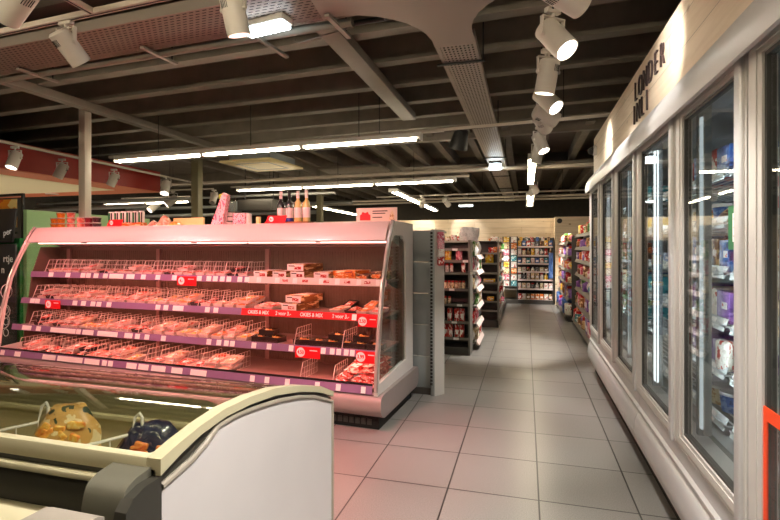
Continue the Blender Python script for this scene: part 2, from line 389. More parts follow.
def text_obj(name, s, size, mat, parent, loc, rot, ext=.0008, align='CENTER', sx=1., bold=0., space=1.):
    cu = bpy.data.curves.new(name, 'FONT'); cu.body = s; cu.size = size; cu.extrude = ext; cu.align_x = align; cu.align_y = 'CENTER'; cu.offset = bold; cu.space_character = space
    t = bpy.data.objects.new(name, cu); COL.objects.link(t)
    dg = bpy.context.evaluated_depsgraph_get()
    me = bpy.data.meshes.new_from_object(t.evaluated_get(dg)); bpy.data.objects.remove(t); bpy.data.curves.remove(cu)
    me.materials.clear(); me.materials.append(mat)
    o = bpy.data.objects.new(name, me); COL.objects.link(o); o.parent = parent; KIDS.setdefault(parent.name, []).append(o)
    o.location = loc; o.rotation_euler = rot; o.scale = (sx, 1, 1); return o
ORD = 'first second third fourth fifth sixth seventh eighth ninth tenth eleventh twelfth thirteenth fourteenth fifteenth sixteenth seventeenth eighteenth nineteenth twentieth'.split()
def nth(n):
    if n <= 20: return ORD[n-1]
    t = {2: 'twenty', 3: 'thirty', 4: 'forty'}[n//10] if n % 10 else {3: 'thirtieth', 4: 'fortieth'}[n//10]
    return t if n % 10 == 0 else t+'-'+ORD[n % 10-1]
UPX = (PI/2, 0, 0)                              # text standing up, facing -y
FACE_L = (PI/2, 0, -PI/2)                       # text standing up, facing -x
# ================================================================== SETTING
XL, XR, YF, YB = -13., 2.3, -3.2, 18.
struct(MB().bb((XL, YF, -.1), (XR, YB, 0)).build('floor', M['floor']))
struct(MB().bb((XL, YF, 3.46), (XR, YB, 3.56)).build('ceiling', M['deck']))
struct(MB().bb((XL-.1, YF, 0), (XL, YB, 3.5)).build('wall_left', M['darkwall']))
struct(MB().bb((XR, YF, 0), (XR+.1, YB, 3.5)).build('wall_right', M['darkwall']))
struct(MB().bb((XL, YF-.1, 0), (XR, YF, 3.5)).build('wall_front', M['plainwall']))
struct(MB().bb((XL, YB, 0), (XR, YB+.1, 3.5)).build('wall_far', M['darkwall']))
# the boarded partition behind the back shelves, and its nearer return
struct(MB().bb((-7.5, 12.95, 0), (.70, 13.05, 2.13)).build('wall_back', M['boards']))
struct(MB().bb((.68, 12.42, 0), (2.3, 12.95, 2.13)).build('wall_return', M['boards']))
# boards above the upright freezers
struct(MB().bb((.75, -1.2, 2.16), (.83, 6.0, 2.635)).build('wall_fascia', M['fascia']))
struct(MB().bb((.83, 5.9, 0), (2.3, 6.0, 2.635)).build('wall_side', M['fascia']))
# roof joists: across the front bay, along the aisle in the back bay
for k in range(9):
    y = 7.16-.66*k
    b = MB(); b.bb((-13, y-.03, 3.2), (4, y+.03, 3.46)); b.bb((-13, y-.07, 3.2), (4, y+.05, 3.212))
    struct(b.build('ceiling_beam', M['joist'], rz=-A))
for y in (7.75, 11.2):
    b = MB(); b.bb((-13.5, y-.06, 3.13), (4, y+.06, 3.46), .005); struct(b.build('ceiling_beam', M['beam' if y < 8 else 'joist'], rz=-A))
for bay, (y0, y1) in enumerate(((7.4, 11.2), (11.4, 18))):
    for k in range(15):
        x = 1.5-.60*k
        b = MB(); b.bb((x-.03, y0+abs(x)*.06, 3.2), (x+.03, y1+(abs(x)*.06 if bay == 0 else 0), 3.46)); b.bb((x-.06, y0+abs(x)*.06, 3.2), (x+.06, y1, 3.212))
        struct(b.build('ceiling_beam', M['joist']))
# longer steel members below the joists
struct(MB().bb((-5.30, 2.2, 3.10), (-5.18, 7.5, 3.19), .004).build('ceiling_beam', M['beam']))
struct(MB().bb((-1.60, 3.55, 3.10), (-1.42, 6.35, 3.19), .004).build('ceiling_beam', M['beam']))
# posts
struct(MB().box((w_y(85, 4.9), 4.9, 1.6), (.10, .10, 3.2), .006).build('column', M['track']))
struct(MB().box((w_y(197, 8.5), 8.5, 1.6), (.16, .16, 3.2), .006).build('column', mk('olive_post', rgb(128, 120, 92), .5)))
struct(MB().box((w_y(320, 12.2), 12.2, 1.6), (.15, .15, 3.2), .006).build('column', MATS['olive_post']))
# lowered red bulkhead with a cream soffit
b = MB(); b.bb((-12.9, 1.2, 2.53), (-7.2, 8.3, 2.93)); bk = struct(b.build('bulkhead', M['red']))
struct(MB().bb((-12.9, 1.2, 2.515), (-7.2, 8.3, 2.53)).build('trim_soffit_border', M['terracotta']))
struct(MB().bb((-12.5, 1.6, 2.508), (-7.75, 7.7, 2.516)).build('trim_soffit', M['cream']))
for i, (px, py) in enumerate(((52, 194), (40, 178))):
    d = ray(px, py); t = (2.505-CAM_H)/d[2]; x, y = d[0]*t, d[1]*t
    r = thing('recessed_downlight', ('unseen downlight added to brighten the cream soffit, farther from the red edge' if i else 'round recessed downlight in the cream soffit behind the square steel post'), 'light', (x, y, 2.5))
    MB().lathe([(.12, 0), (.12, .012), (.09, .012), (.09, 0)], 20).build('trim_ring', M['white'], r)
    MB().cyl((0, 0, .004), (0, 0, .009), .088, 20).build('lens', M['lens'], r)
    if i: r.location = (-9.6, 4.6, 2.5)  # second one is added out of view; its floor bounce brightens the soffit
    l = bpy.data.lights.new('downlight_beam', 'SPOT'); l.energy = 500; l.spot_size = rad(120); l.spot_blend = .7; l.shadow_soft_size = .08; l.color = (1, .88, .7)
    o = bpy.data.objects.new('downlight_beam', l); COL.objects.link(o); o.location = Vector(r.location)-Vector((0, 0, .03))
# green boards and pipes on the far left, behind the cooler
o = MB().bb((-6.62, 5.05, 0), (-6.56, 7.3, 1.91)).build('partition', M['greenlight']); o['kind'] = 'structure'
o = MB().bb((-7.6, 5.0, 0), (-6.62, 5.06, 1.52)).build('partition', M['greendark']); o['kind'] = 'structure'
for k, (y, z, r_, x0, x1) in enumerate(((9.0, 2.33, .055, -11.8, -8.2), (9.6, 2.55, .03, -12.5, -3.9), (12.2, 2.35, .05, -12.5, -5.5), (12.6, 2.62, .05, -12.5, -4.6))):
    b = MB().cyl((x0, y+.3, z), (x1, y, z), r_, 12)
    tag(b.build('service_pipe', M['pipe']), ['thick pale pipe ending short beside the red bulkhead', 'thin upper pipe running behind the steel posts', 'lower grey pipe across the dark back of the shop', 'highest grey pipe at the dark back of the shop'][k], 'pipe')
for k, (y, z) in enumerate(((8.75, 2.78), (14.4, 2.85), (15.2, 2.84))):
    tag(MB().cyl((-9, y, z), (1.6, y, z), .032, 10).build('service_pipe', M['track'], rz=-A*.6), 'long ceiling pipe, %s of the pipes crossing the back of the aisle' % ('nearest', 'middle', 'farthest')[k], 'pipe')
# flat boards hung under the back joists
for k, (x0, x1, y) in enumerate(((-2.6, -.75, 10.1), (-.2, 1.55, 10.2), (-4.3, -2.9, 9.6))):
    tag(MB().bb((x0, y, 3.06), (x1, y+.75, 3.11), .004).build('ceiling_board', M['joist']), ('flat board under the ceiling beside the cable tray, aisle end', 'flat board under the ceiling above the upright freezers', 'flat board under the ceiling above the wine bottles')[k], 'board')

# ---------------------------------------------------------------- perforated cable trays
t = thing('cable_tray', 'perforated steel cable tray running down the aisle from a rounded junction', 'cable tray', (0, 0, 0))
b = MB(); b.bb((-.655, 3.52, 2.90), (-.36, 16.5, 2.903)); b.build('base', M['perf_y'], t)
MB().bb((-.63, 3.75, 2.915), (-.385, 16.4, 2.95), .01).build('shade_block', M['black'], t)  # solid stand-in for cables, added to darken the tray slots
for x in (-.655, -.36): MB().bb((x-.004, 3.52, 2.90), (x+.004, 16.5, 2.97)).build('side_rail', M['perf_solid'], t)
for y in (3.95, 6.1, 8.3, 10.5, 12.7): MB().bb((-.70, y-.012, 2.885), (-.315, y+.012, 2.899)).build('splice_strap', M['dark'], t)
for y in (3.95, 6.1, 8.3): MB().cyl((-.33, y, 2.89), (-.33, y, 3.2), .006, 8).build('hanger_rod', M['dark'], t)
t = thing('cable_tray', 'perforated steel cable tray crossing above the meat cooler, pinkish in the lamps', 'cable tray', W(0, 0, 0), -A)
MB().bb((-7.5, 2.50, 2.90), (-1.12, 2.90, 2.903)).build('base', M['perf'], t)
MB().bb((-7.4, 2.53, 2.915), (-1.3, 2.87, 2.95), .01).build('shade_block', M['black'], t)  # same dark block added above the crossing tray's slots
for y in (2.50, 2.90): MB().bb((-7.5, y-.004, 2.90), (-1.12, y+.004, 2.97)).build('side_rail', M['perf_solid'], t)
def arc(cx, cy, r, a0, a1, n=8): return [(cx+r*math.cos(rad(a0+(a1-a0)*k/n)), cy+r*math.sin(rad(a0+(a1-a0)*k/n))) for k in range(n+1)]
pl = [(-1.12, 2.46), (.35, 2.46), (.35, 2.86)]+arc(.22, 3.40, .52, -90, -180)[1:]+[(-.30, 3.56), (-.60, 3.56)]+arc(-1.16, 3.42, .56, 0, -90)+[(-1.2, 2.9)]
pl = [(W(x-.268, y).x, W(x-.268, y).y) for x, y in pl]
MB().prism(pl, 2.896, 2.903, 'z').build('junction_plate', M['perf_solid'], t).matrix_parent_inverse = Matrix.Rotation(A, 4, 'Z')
for x in (-5.6, -4.25, -2.92, -1.4):
    MB().bb((x-.016, 2.80, 2.872), (x+.016, 3.15, 2.89)).build('support_bracket', M['perf_solid'], t)
    MB().cyl((x, 3.10, 2.88), (x, 3.10, 3.2), .006, 8).build('hanger_rod', M['dark'], t)
# conduits along the crossing tray
for k, (y, z, r_) in enumerate(((2.98, 2.90, .028), (3.06, 2.93, .018), (3.12, 2.96, .014))):
    tag(MB().cyl((-7.2, y, z), (-1.3+.2*k, y, z), r_, 10).build('conduit', M['joist' if k == 0 else 'dark'], rz=-A), ('thick pale', 'thin dark middle', 'thinnest dark')[k]+' conduit beside the tray crossing above the cooler', 'pipe')
tag(MB().tube([W(-1.79, 3.08, 2.95), W(-1.79, 3.08, 2.88), W(-1.76, 3.08, 2.865), W(-1.32, 3.05, 2.90)], .006).build('bent_rod', M['joist']), 'thin bent rod hanging beside the bulkhead emergency light', 'rod')
tag(MB().box((0, 0, 0), (.03, .42, .02), 0, rz=-.1).build('slotted_strut', M['beam'], loc=W(-1.98, 3.06, 2.86)), 'short slotted strut sticking out under the crossing tray', 'strut')
# emergency lights
def emergency(label, loc, rz, l=.36):
    r = thing('emergency_light', label, 'light', loc, rz)
    MB().box((0, 0, .045), (l, .12, .05), .012).build('housing', M['white'], r)
    MB().box((0, 0, .01), (l*.94, .11, .035), .012).build('diffuser', M['cool'], r)
    for k in range(9): MB().box((-l*.42+k*l*.105, 0, -.009), (.006, .10, .004)).build('rib', M['white'], r)
emergency('bright ribbed emergency light fixed under the crossing cable tray', W(-1.84, 2.78, 2.84), -A-.1)
r = thing('emergency_light', 'small bright hooded lamp fixed under the aisle cable tray', 'light', (-.52, 8.75, 2.76))
MB().lathe([(.10, .10), (.11, .02), (.10, 0), (.03, .13)][:3], 14).build('diffuser', M['cool'], r); MB().box((0, 0, .125), (.2, .2, .05), .01).build('housing', M['dark'], r)
emergency('pale green exit lamp hanging far back over the shelves', (-1.73, 14.6, 2.62), 0, .42)
r = thing('ceiling_loudspeaker', 'dark round loudspeaker hanging beside the aisle cable tray', 'speaker', (-.93, 6.9, 2.80))
MB().lathe([(.03, .30), (.09, .26), (.13, .05), (.14, 0), (.12, 0)], 18, (0, 0, 0), (.25, -.35, .9)).build('shell', M['dark'], r)

# ---------------------------------------------------------------- fluorescent battens
def batten(label, loc, rz, n, l=1.44, w=.10, twin=False, group=None):
    r = thing('batten_light', label, 'light', loc, rz, group)
    MB().box((0, 0, .035), (n*l, w, .05), .006).build('housing', M['white'], r)
    for s in (-1, 1): MB().box((s*(n*l/2+.008), 0, .02), (.016, w, .085), .004).build('end_cap', M['white'], r)
    for k in range(n):
        for q in ((-.032, .032) if twin else (0,)):
            x = -n*l/2+(k+.5)*l
            MB().cyl((x-l/2+.05, q, -.008), (x+l/2-.05, q, -.008), .0125 if twin else .016, 10).build('tube', M['tube'], r)
        if k: MB().box((-n*l/2+k*l, 0, -.004), (.05, w*.7, .03), .004).build('lampholder', M['white'], r)
    for k in range(n):
        x = -n*l/2+(k+.5)*l; MB().cyl((x, 0, .06), (x, 0, .58), .005, 6).build('suspension_rod', M['dark'], r)
    if not twin:
        MB().box((0, .09, .09), (n*l+.5, .035, .035), .003).build('carrier_rail', M['track'], r)
    return r
batten('nearest long batten of three bright tubes over the meat cooler', W(-3.70, 5.26, 2.62), -A, 3, 1.49)
batten('second long batten of bright tubes, over the wine bottles', W(-4.17, 8.84, 2.62), -A, 3, 1.58)
batten('twin tube batten running away from the signboard toward the boarded wall', (-2.87, 13.2, 2.62), PI/2+.02, 4, 1.45, .2, True)
batten('twin tube batten far behind the wine bottles, mostly hidden', (-6.15, 15.4, 2.62), PI/2+.02, 3, 1.4, .2, True)
batten('twin tube batten over the end of the aisle, nearer of two', (.09, 8.6, 2.66), PI/2, 2, 1.45, .13, True)
batten('twin tube batten over the end of the aisle, farther of two', (.11, 13.7, 2.66), PI/2, 2, 1.7, .22, True)
batten('batten light far left below the red bulkhead', (-10.2, 11.2, 2.62), -A, 2, 1.5)
# unseen battens added out of view to fill the near end with light
for k, (x, y) in enumerate(((-4.2, -1.2), (-.5, -1.2), (-4.6, .75), (-.95, .75))): batten('unseen batten light added as fill over the near shop floor, %s' % ('far cooler side', 'far freezer side', 'near cooler side', 'near freezer side')[k], W(x, y, 2.9), -A, 2, 1.49)

# ---------------------------------------------------------------- tracks and track spots
def track(label, p0, p1):
    p0, p1 = Vector(p0), Vector(p1); c = (p0+p1)/2; d = p1-p0
    r = thing('lighting_track', label, 'track', c, math.atan2(d.y, d.x))
    MB().box((0, 0, 0), (d.length, .036, .034), .003).build('rail', M['track'], r)
    MB().box((0, 0, -.0175), (d.length-.02, .012, .003)).build('conductor_slot', M['dark'], r)
    k = max(1, int(d.length/1.6))
    for i in range(k): MB().cyl((-d.length/2+(i+.5)*d.length/k, 0, .017), (-d.length/2+(i+.5)*d.length/k, 0, .7), .004, 6).build('suspension_wire', M['dark'], r)
track('pinkish grey lighting track crossing in front of the cable tray', W(-6.5, 2.18, 2.80), W(-1.25, 2.15, 2.80))
track('short lighting track branching toward the camera from the crossing track', W(-2.62, 2.15, 2.80), W(-2.45, .4, 2.80))
track('lighting track running above the aisle with large spots', (.15, .6, 2.80), (.15, 11.2, 2.80))
def trk(px, py, z):
    d = ray(px, py); t = (z-CAM_H)/d[2]; return (d[0]*t, d[1]*t, z)
pa, pc = trk(15, 158, 2.60), trk(166, 186, 2.60); ax = (pc[0]-pa[0])/(pc[1]-pa[1])
track('lighting track running beside the red bulkhead', (pa[0]-ax*3, pa[1]-3, 2.782), (pc[0]+ax*1.0, pc[1]+1.0, 2.782))
for q_, lab_ in ((trk(173, 200, 2.60), 'nearer'), (trk(155, 206, 2.60), 'farther')): track('short lighting track beyond the red bulkhead, %s one' % lab_, (q_[0]-1.2, q_[1], 2.85), (q_[0]+1.2, q_[1], 2.85))
track('lighting track crossing the aisle just behind the nearest tube batten', W(-3.1, 5.55, 2.75), W(1.1, 5.42, 2.75))
track('lighting track crossing far over the boarded wall, front one', W(-4.5, 11.9, 2.70), W(1.0, 11.9, 2.70))
def spot(label, loc, aim, yaw=0, pink=False, power=0, s=1., dark=False, cone=56, group=None):
    """a track spot: adapter on the rail, yoke, cylindrical housing turned to the aim"""
    loc = Vector(loc); d = (Vector(aim)-(loc+Vector((0, 0, -.165*s)))).normalized()
    r = thing('track_spotlight', label, 'spotlight', loc, yaw, group)
    MB().box((0, 0, -.022), (.10, .034, .03), .004).build('adapter', M['spot'], r)
    b = MB(); b.cyl((0, 0, -.03), (0, 0, -.062), .012, 10); b.box((0, 0, -.064), (.166*s, .03, .006))
    for q in (-1, 1): b.box((q*.08*s, 0, -.12*s), (.006, .028, .12*s), .002)
    b.build('yoke', M['spot'], r)
    li = Matrix.Rotation(-yaw, 3, 'Z') @ d; c = Vector((0, 0, -.165*s)); a0 = c-li*.085*s
    h = MB(); R_ = .07*s; prof = [(R_*.80, 0), (R_, .012), (R_, .235*s), (R_*.9, .235*s), (R_*.84, .175*s)]
    h.lathe(prof, 26, a0, li); ho = h.build('housing', M['spot'], r, ang=30)
    MB().cyl(a0+li*.176*s, a0+li*.182*s, R_*.83, 24).build('lens', (M['dark'] if dark else M['lenspink'] if pink else M['lens']), r)
    for q in (-1, 1): MB().cyl(c+Vector((q*.068*s, 0, 0)), c+Vector((q*.09*s, 0, 0)), .012*s, 10).build('pivot_screw', M['spot'], r)
    q = li.to_track_quat('Z', 'Y').to_matrix()
    for k in range(5):
        an = rad(250+k*9); e = q @ Vector((math.cos(an), math.sin(an), 0))
        MB().tube([a0+e*(R_+.001)+li*.04*s, a0+e*(R_+.001)+li*.085*s], .0022, 4).build('vent_slot', M['dark'], r)
    if power:
        l = bpy.data.lights.new('spot_beam', 'SPOT'); l.energy = power*(1.5 if pink else 2.0); l.spot_size = rad(cone); l.spot_blend = .6; l.shadow_soft_size = .05
        l.color = (1, .26, .26) if pink else (1, .94, .87)
        o = bpy.data.objects.new('spot_beam', l); COL.objects.link(o)
        o.location = loc+Vector((0, 0, -.165*s))+d*.19*s; o.rotation_euler = d.to_track_quat('-Z', 'Y').to_euler()
AX = .15
for k, (y, tx, ty, tz) in enumerate(((.95, -.85, 1.35, .45), (1.35, -.85, 1.75, .40), (1.75, .40, 2.3, 0), (.7, .40, 1.2, 0))): spot('unseen fill spotlight added to the aisle track, %s from the camera' % nth(k+1), (AX, y, 2.80), (tx, ty, tz), .8, power=27, cone=75)  # out-of-view spots added to light the freezer end panel and aisle floor
spot('nearest aisle spotlight, cut by the top of the picture', (AX, 2.47, 2.80), (.76, 2.95, 2.42), .9, power=9)
spot('second aisle spotlight, lens lit, aimed at the freezer doors', (AX, 2.99, 2.80), (.66, 2.62, 1.85), .7, power=5)
spot('third aisle spotlight, pointing down with its lens hidden', (AX, 3.60, 2.80), (-.10, 3.8, 1.2), .5, power=30)
spot('fourth aisle spotlight, lens lit, pointing at the freezer lettering', (AX, 4.22, 2.80), (.70, 3.85, 1.95), .6, power=9)
spot('fifth aisle spotlight, pointing sideways behind the fourth', (AX, 4.72, 2.80), (.75, 4.95, 2.35), .9, power=8)
spot('sixth aisle spotlight, white round back toward the camera', (AX, 5.0, 2.80), (.6, 6.4, 2.2), .3, power=0)
spot('seventh aisle spotlight, lit lens, in front of the hanging tubes', (AX, 5.9, 2.80), (.5, 5.6, 1.7), .6, power=40)
spot('eighth aisle spotlight, hanging just behind the seventh', (AX, 6.6, 2.80), (-.35, 7.0, 0), .3, power=70)
for k, y in enumerate((10.35, 10.85)):  # over the aisle end
    spot('small spotlight beside the far aisle tubes, %s one' % ('nearer', 'farther')[k], (AX, y, 2.80), ((.9, -.8)[k], y+.9, 1.2), .5, power=110)
spot('pale spotlight in the upper corner above the cooler, cut by the frame', W(-2.50, 1.66, 2.80), W(-3.5, 1.72, 1.95), .4, pink=True, power=40)
spot('pale spotlight on the crossing track in front of the perforated tray', W(-2.86, 2.17, 2.80), W(-2.62, 3.5, 1.25), -A, pink=True, power=62, s=.88, cone=92)
spot('pale spotlight at the end of the crossing track beside the emergency light', W(-1.62, 2.15, 2.80), W(-1.42, 2.95, 0), -A, pink=True, power=60, s=.88)
spot('spotlight of the same crossing track beyond the frame', W(-4.6, 2.18, 2.80), W(-4.4, 3.5, 1.25), -A, pink=True, power=66, cone=92)
def hang(px, py, z):
    d = ray(px, py); t = (z-CAM_H)/d[2]; return Vector((d[0]*t, d[1]*t, z+.165))
for k, (px, py, aim, on, sc_) in enumerate(((15, 158, (.05, -.75, -1.9), True, 1), (62, 169, (-.75, -.3, -1.6), False, 1), (114, 178, (-.75, -.3, -1.7), False, 1), (166, 186, (.3, -.9, -1.9), True, 1.2), (173, 200, (-1.0, -1.0, -1.2), True, 1.4), (155, 206, (-.5, -1.0, -1.0), True, 1.4))):
    p = hang(px, py, 2.60); p.z = 2.60+.165*sc_
    spot(('lit spotlight on the bulkhead track, closest to the poster frame', 'spotlight on the bulkhead track turned away, before the steel post', 'spotlight on the bulkhead track just past the steel post',
          'lit spotlight past the end of the red bulkhead, upper one', 'lit spotlight past the end of the red bulkhead, middle one', 'lit spotlight past the red bulkhead, lowest and farthest')[k],
         p, p+Vector(aim)*1.5-Vector((0, 0, .165)), .3, power=25 if on else 0, dark=not on, s=sc_)
for k, (px, y) in enumerate(((422, 11.9), (446, 11.9))):
    spot('small spotlight before the boarded wall, %s one' % ('cooler side', 'aisle side')[k], W(at_y(px, y), y, 2.70), W(at_y(px, y)-.2+k*.5, y+.8, 1.9), 0, power=10)
spot('white spotlight hanging behind the pink floral boxes', (w_y(214, 8.9), 8.9, 2.62), (w_y(214, 8.9)+.1, 8.3, 1.4), 0, power=0, dark=True)
# cassette air conditioner and hanging unit
r = thing('ceiling_cassette', 'square cream air conditioning cassette under the dark joists', 'air conditioner', (-4.70, 8.05, 2.90), -A)
b = MB(); b.box((0, 0, .02), (1.05, 1.15, .04), .012); b.build('panel', M['yellowpanel'], r)
MB().box((0, 0, .10), (.85, .85, .16)).build('body', M['gond'], r)
b = MB(); b.ring([(-.34, -.36), (.34, -.36), (.34, .36), (-.34, .36)], [(-.30, -.32), (.30, -.32), (.30, .32), (-.30, .32)], -.004, .002, 'z'); b.build('air_slot', M['brownline'], r)
r = thing('hanging_fan_unit', 'dark hanging fan unit behind the dark wine bottles', 'fan unit', (-5.70, 9.6, 2.20))
MB().box((0, 0, .12), (.85, .4, .24), .01).build('housing', M['gonddark'], r)
MB().box((-.55, -.1, .10), (.24, .2, .22), .01).build('control_box', M['gond'], r)
for x in (-.35, .35): MB().cyl((x, 0, .24), (x, 0, 1.0), .01, 6).build('hanger_rod', M['dark'], r)
r = thing('security_camera', 'small white dome camera at the corner of the wood boards', 'camera', (.72, 5.80, 2.47))
MB().lathe([(.055, 0), (.055, .03), (.04, .035)], 16, (.03, 0, 0), (-1, 0, 0)).build('mount', M['white'], r)
MB().lathe([(.042, 0), (.042, .02), (.030, .048), (.010, .058)], 16, (.0, 0, 0), (-1, -.2, -.2)).build('dome', M['dark'], r)
# ================================================================== MEAT COOLER  (local x 0 at its aisle end, -LEN at the far end; y from its front)
LEN = 4.20
COR = W(-1.30, 3.42, 0)
cool = thing('meat_display_cooler', 'long open meat display cooler glowing pink, with curved glass ends', 'display cooler', COR, -A)
def CW(x, y, z): return W(-1.30+x, 3.42+y, z)
def cx(px, y): return at_y(px, 3.42+y)+1.30    # cooler-local x of a photo column on its plane y
b = MB(); b.prism([(.06, .10), (0, .125), (-.03, .17), (-.03, .235), (-.012, .265), (.02, .28), (.97, .28), (1.0, .265), (1.01, .2), (.99, .125), (.94, .10)], -LEN-.05, .05); b.build('bumper', M['bumper'], cool)
MB().bb((-LEN, .07, .0), (0, .93, .10)).build('kick_plate', M['kick'], cool)
b = MB()
for k in range(44): b.bb((-.06-k*.05, .062, .03), (-.095-k*.05, .07, .075))
b.build('kick_grille', M['gonddark'], cool)
MB().bb((-LEN, .015, .28), (0, .66, .297)).build('deck_tank', M['casing'], cool)
MB().bb((-LEN, .66, .28), (0, .93, 1.60)).build('back_panel', M['backp'], cool)
MB().prism([(.24, .32), (.34, 1.10), (.44, 1.40), (.66, 1.40), (.66, .32)], -LEN+.018, -LEN+.03).build('end_liner', M['backp'], cool)
b = MB()
for k in range(150):
    x = -.05-k*.0275
    if x > -LEN+.04: b.bb((x-.006, .654, .33), (x+.006, .6605, 1.36))
b.build('back_ribs', M['backp'], cool)
for x in (-1.36, -2.70, -4.0): MB().bb((x-.022, .625, .32), (x+.022, .66, 1.38)).build('slotted_upright', M['shelfm'], cool)
b = MB(); b.prism([(.93, 1.617), (.43, 1.617), (.385, 1.605), (.345, 1.56), (.315, 1.50), (.300, 1.455), (.312, 1.445), (.345, 1.452), (.36, 1.47), (.40, 1.475), (.655, 1.405), (.93, 1.40)], -LEN+.03, -.03)
b.build('canopy', M['casing'], cool)
for k in range(3):
    x0, x1 = -LEN+.06+k*1.37, -LEN+.06+k*1.37+1.34
    MB().cyl((x0, .395, 1.447), (x1, .395, 1.447), .013, 10).build('glow_tube', M['meatlamp'], cool)
for px in (84, 194, 318):
    x = cx(px, .36); MB().box((x, .36, 1.447), (.03, .05, .02), .003).build('lamp_clip', M['dark'], cool)
# glass ends
front = [(-.004, .275), (0, .307), (.022, .544), (.062, .764), (.13, 1.065), (.18, 1.19), (.228, 1.296), (.30, 1.457), (.355, 1.555), (.40, 1.617)]
for xe, s in ((0, 1), (-LEN, -1)):
    O = front+[(.62, 1.617), (.93, 1.614), (.93, .9), (.93, .28)]
    I = [(.03, .36), (.035, .40), (.05, .544), (.085, .764), (.15, 1.065), (.20, 1.19), (.245, 1.296), (.32, 1.44), (.38, 1.49), (.43, 1.50), (.60, 1.49), (.68, 1.42), (.72, .9), (.72, .40)]
    I[10] = (.62, 1.50); I[11] = (.70, 1.44)
    MB().ring(O, I, xe-.016*s, xe+.016*s).build('end_frame', M['white'], cool)
    MB().tube([(xe+.002*s, y-.006, z) for y, z in front[1:]], .017, 8).build('front_trim', M['chrome'], cool)
    MB().prism(I, xe-.003, xe+.003).build('end_glass', M['glassside'], cool)
SH = [(.62, .336, .63, .02), (.33, 1.112, .66, 0), (.23, .838, .66, 0), (.13, .572, .66, 0)]
shelf = {}
names = {'top': (.335, 1.118), 'second': (.232, .842), 'third': (.14, .572), 'bottom': (.012, .318)}
TAGPX = {
 'top': [50.6, 67.5, 82.6, 88, 95.6, 105, (109, 123), (126, 134), 143, 157.5, 174, 199, 208.5, 215, 222, 228.6, 239.5, 246.6, 258.7, 277, 294.7, 321, 337, 358.6, 378],
 'second': [32, 37, 74.5, 83, 92.5, 98.5, 108.5, 157.5, 165.5, (172.5, 183), 207, 215.5, 354],
 'third': [24, 28.5, 38, (50, 75), 78, (82, 93), (97, 117), (124, 132), 137, 146.5, 163, 208.5, 218.5, 226, 232, 253.5, 268.8, 290.8, 323, 332, 338.5, 346, 352],
 'bottom': [(0, 4), (14, 20), (42, 55), (57, 82), (84, 99), 104, 110, (126, 136), (138, 148), (151, 165), (171, 182), (190, 206), 252, 266.6, 287, 317, 338, 363],
}
for nm, (yf, zt) in names.items():
    dz = .285 if nm == 'bottom' else zt-.03
    b = MB(); b.prism([(yf, zt-.018), (.655, zt-.018), (.655, zt), (yf+.02, zt), (yf, zt-.004)], -LEN+.03, -.03)
    sh = b.build('shelf' if nm != 'bottom' else 'deck_shelf', M['shelfm'], cool)
    if nm != 'bottom':
        for x in (-.05, -1.36, -2.70, -4.0): MB().prism([(yf+.06, zt-.02), (.655, zt-.02), (.655, zt-.09)], x-.003, x+.003).build('bracket', M['gonddark'], sh)
    if nm != 'bottom': MB().cyl((-LEN+.30, yf+.028, zt-.03), (-.10, yf+.028, zt-.03), .008, 8).build('glow_tube', M['shelffill'], sh)  # unseen tube added behind the rail for a pink glow below
    lo, hi = (.285, .345) if nm == 'bottom' else (zt-.042, zt+.016)
    cuts = [-.03, -1.36, -2.70, -LEN+.03]
    for k in range(3):
        mat = M['railpale'] if (nm == 'top' and k == 0) else M['promo'] if (nm == 'second' and k == 0) else M['rail']
        MB().prism([(yf-.016, lo), (yf-.012, lo-.002), (yf-.001, hi), (yf-.005, hi)], cuts[k]-.0006, cuts[k+1]+.0006).build('price_rail', mat, sh)
    MB().bb((-LEN+.03, yf, hi), (-.03, yf+.004, hi+.018)).build('front_lip', M['glassp'] if nm != 'bottom' else M['dark'], sh)
    for q in TAGPX[nm]:
        a, c = q if isinstance(q, tuple) else (q-2.3, q+2.3)
        xa, xb = max(cx(a, yf-.02), -LEN+.05), cx(c, yf-.02)
        if xb-xa < .01 or nm == 'second' and xa > -1.4 and 0: continue
        MB().box(((xa+xb)/2, yf-.0155, (lo+hi)/2), (xb-xa, .002, (hi-lo)*.82), rx=-.22).build('price_tag', M['tag'], sh)
        if xb-xa < .12: MB().box(((xa+xb)/2+.004, yf-.0172, (lo+hi)/2-.006), ((xb-xa)*.55, .001, (hi-lo)*.22), rx=-.22).build('printed_price', M['ink'], sh)
    if nm == 'second':
        for x, s in ((-1.18, 'OKIES & MIX'), (-.93, '2 voor 3.-'), (-.66, 'OKIES & MIX'), (-.39, '2 voor 3.-')):
            text_obj('rail_lettering', s, .044, M['textwhite'], sh, (x, yf-.0175, (lo+hi)/2), (PI/2-.2, 0, 0), sx=.86, bold=.0012)
    if nm == 'top':
        for px in (286, 306, 327, 348, 368):
            x = cx(px, yf); MB().box((x, yf-.016, (lo+hi)/2), (.055, .002, .022), rx=-.22).build('printed_mark', PRINT['red'], sh)
